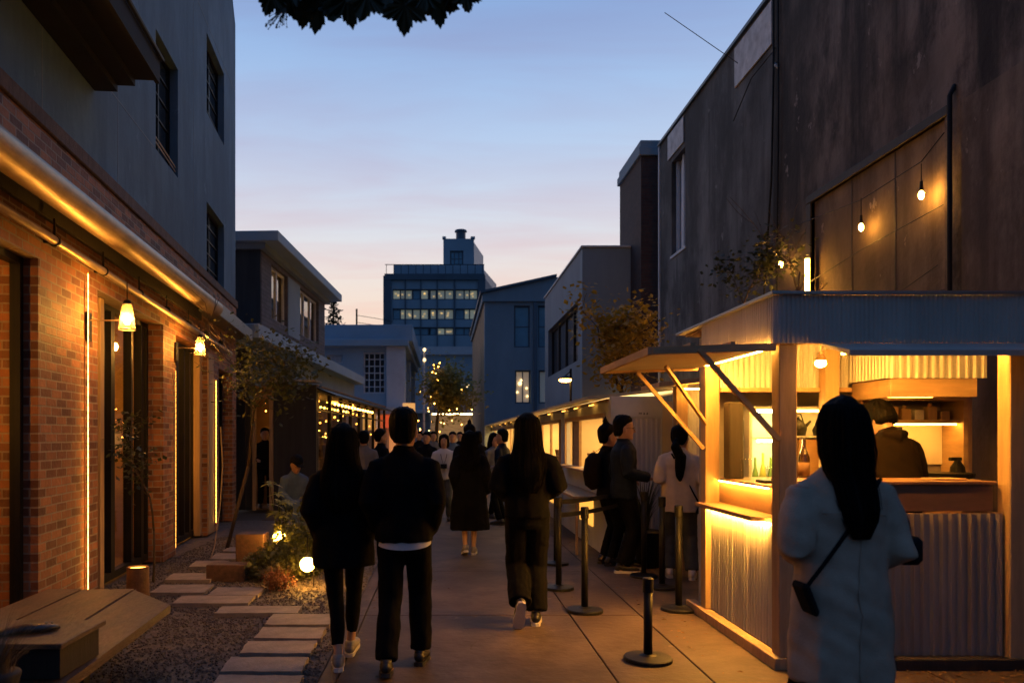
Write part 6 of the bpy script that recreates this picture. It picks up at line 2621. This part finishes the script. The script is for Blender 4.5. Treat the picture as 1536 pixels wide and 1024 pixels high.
# hanging keyring strap between the couple
person('long haired woman in dark sweater and wide trousers, one heel lifted', .70, 6.38, -2, 1.735, arms=('wide', 'wide'),
       feet={-1: (-.075, -.20, .20, 62), 1: (.07, -.02, .09, 0)}, hair='long', hair_len=1.14, hair_w=1.10,
       top=dict(hem=.90, flare=1.0, ease=.014, sl=(.086, .082, .064), name='sweater'), bottom=dict(thigh=.105, knee=.098, ankle=.098, cut=.11), shoes=(S_dark, S_white), vox=NV)
person('woman in a long black flared coat with bare calves in mid lane', .345, 10.1, 0, 1.62, arms=('pocket', 'down'),
       feet={-1: (-.06, -.06, .12, 18), 1: (.06, .05, .09, 0)}, hair='long', hair_len=1.22, hair_w=1.1,
       top=dict(hem=.36, flare=1.30, ease=.030, sl=(.090, .085, .066), name='coat'), bottom=dict(mat=None), shoes=(S_grey, S_white), vox=.010)
person('woman with long black hair in a long pale coat with dark shoulder bag', 1.635, 3.16, 4, 1.70, arms=('front', ((.238, -.05, 1.14), (.16, .2, 1.02))),
       hair='long', hair_len=1.22, hair_w=.72, hair_s=.90, top=dict(hem=.575, flare=1.10, ease=.014, fold=.018, seams=True, sl=(.070, .070, .058), mat=C_coat, name='coat', collar=True),
       bottom=dict(thigh=.09, knee=.07, ankle=.06), shoes=S_dark, vox=.0075, extras=strap_bag(1, .98, C_black2, 'small dark bag on a strap across the back of the pale coat'), hyaw=-6, cloth_noise=.006)
# queue at the kiosk
person('man with glasses in a navy jacket standing in profile at the queue', 2.08, 8.84, -88, 1.80, arms=('down', 'fore'), hair='short',
       feet={-1: (-.12, .06, .09, 0), 1: (.10, -.04, .09, 0)}, top=dict(hem=.83, ease=.020, flare=1.0, mat=C_navy, sl=(.084, .074, .060)), bottom=dict(thigh=.105, knee=.092, ankle=.085), shoes=(S_dark, S_white), vox=NV, extras=glasses_)
person('person with dark backpack and tied hair behind the man in navy', 2.0, 9.33, -75, 1.70, arms=('fore', 'fore'), hair='knot', top=dict(hem=.85, mat=C_black2), vox=.012, extras=backpack(C_brown))
person('woman with low ponytail in beige jacket and grey jeans beside the kiosk', 2.60, 8.42, -14, 1.68, arms=('front', 'front'), hair='tail', hyaw=-22, hpitch=8,
       feet={-1: (-.12, .05, .09, 0), 1: (.13, -.03, .09, 0)}, top=dict(hem=.77, flare=1.03, ease=.028, mat=C_beige, sl=(.088, .08, .06)), bottom=dict(mat=C_jeans, thigh=.098, knee=.085, ankle=.078), shoes=(S_white, S_white), vox=NV, extras=strap_bag(-1, .86, C_black2, 'small dark bag at the right hip of the beige jacket woman'))
person('barista in a dark brown hooded top bending inside the kiosk', 3.53, 5.93, 6, 1.77, z=.12, arms=('lap', 'lap'), lean=15, hpitch=24, hyaw=14, hair='full',
       top=dict(hem=.86, ease=.026, mat=C_brown, sl=(.09, .08, .06), name='hooded_top', hood=True), vox=NV)

# people farther down the lane
crowd = 'people farther down the lane'
def far(label, px, Y, face, H, **k):
    k.setdefault('vox', .013)
    return person(label, (px - CX) / F * Y, Y, face, H, group=crowd, **k)
far('man in a grey shirt seen from behind beside the dark cafe window', 546, 13.2, 10, 1.66, arms=('down', 'fore'), top=dict(mat=C_grey, hem=.82, name='shirt'))
far('curly haired person in profile in a dark top before the festoon bulbs', 571, 14.0, -60, 1.69, arms=('fore', 'hold'), hair='fluffy', top=dict(mat=C_black2, name='shirt'))
far('person in a pale shirt with a camera walking towards the viewer', 666, 14.2, 178, 1.60, arms=('fore', 'fore'), hair='bob', top=dict(mat=C_white, hem=.84, name='shirt', collar=False), bottom=dict(mat=C_jeans), extras=camera_)
far('man with a topknot just ahead of the woman in the long black coat', 704, 12.9, 3, 1.76, hair='knot', top=dict(mat=C_black2))
far('man in a dark suit jacket talking in profile left of the long haired walking woman', 753, 13.6, 62, 1.69, arms=('down', 'fore'), top=dict(mat=C_navy))
far('pale faced woman with long hair facing the man in the dark suit jacket', 741, 14.7, -140, 1.62, hair='long', hair_len=1.3, top=dict(mat=C_grey))
far('dark clad person standing left of the one in the pale shirt', 640, 16.5, 165, 1.66, top=dict(mat=C_black2), arms=('fore', 'down'))
far('dark clad person seen over the shoulder of the one in the pale shirt', 679, 18.5, 175, 1.68, top=dict(mat=C_blue), arms=('fore', 'fore'))
far('person in a dark coat at the right of the man with the topknot', 716, 17.5, 20, 1.68, hair='bob', top=dict(mat=C_black, hem=.6))
far('distant person in grey at the foot of the fairy light tree', 650, 21.0, 190, 1.70, top=dict(mat=C_grey))
far('distant person in dark clothes between the street tree and the topknot man', 690, 22.5, 170, 1.70, top=dict(mat=C_black2))
far('distant dark figure at the left of the fairy light tree', 629, 23.0, 160, 1.72, top=dict(mat=C_black2))
far('distant figure before the brightly lit shop at the street end', 706, 27.0, 10, 1.70, top=dict(mat=C_navy))
pd = RM(B2) @ Vector((-.33, 1.75, 0))
person('man in a dark suit with a white shirt standing in the timber doorway', pd.x, pd.y, -160, 1.72, z=.03, arms=('down', 'fore'), top=dict(mat=C_black2), vox=.013)
ps = at(438, 700, 12.6)
person('seated person in a cap and pale blue jeans outside the dark cafe', ps.x, 12.6, 215, 1.70, sit=True, arms=('lap', 'lap'), lean=12, hpitch=15, top=dict(mat=C_blue, hem=.80), bottom=dict(mat=C_blue), vox=.013, extras=cap_)
t = thing('stool', 'low dark stool under the seated person in the cap', 'stool', (ps.x, 12.62, 0))
m = MB()
m.tube([(ps.x, 12.62, .33), (ps.x, 12.62, .365)], .17, 20)
m.build('seat', M_darkwood, t)
for (dx, dy) in ((-.11, -.11), (.11, -.11), (-.11, .11), (.11, .11)):
    m = MB()
    m.beam((ps.x + dx * 1.2, 12.62 + dy * 1.2, 0), (ps.x + dx, 12.62 + dy, .33), .03)
    m.build('leg', M_darkwood, t)
# dark potted shrub between the queue and the corrugated wall
q = at(972, 780, 9.15)
t = thing('potted_shrub', 'dark pointed leaved potted plant between the navy jacket man and the ponytail woman', 'potted plant', (q.x, 9.15, 0))
m = MB()
m.tube([(q.x, 9.15, 0), (q.x, 9.15, .42), (q.x, 9.15, .44)], [.13, .17, .15], 18)
m.build('pot', M_black, t)
m = MB()
for k in range(5):
    blades(m, (q.x + RN.uniform(-.05, .05), 9.15 + RN.uniform(-.05, .05), .4), 16, .72, .15, .016, 50 + k, .32)
m.build('foliage', M_leafd, t)
# small black handbag hanging from the right forearm of the woman in the pale coat
q = at(1352, 812, 3.33)
t = thing('handbag', 'small black handbag on the right forearm of the woman in the pale coat', 'bag', q)
m = MB()
m.box(q.x - .05, q.x + .05, q.y - .09, q.y + .09, q.z - .09, q.z + .03, bev=.02)
m.build('pouch', C_black2, t, smooth=True)
m = MB()
m.tube([q + Vector((0, .06 * math.cos(a), .03 + .10 * math.sin(a))) for a in [rad(180 * i / 10) for i in range(11)]], .007, 6)
m.build('handle', C_black2, t, smooth=True)
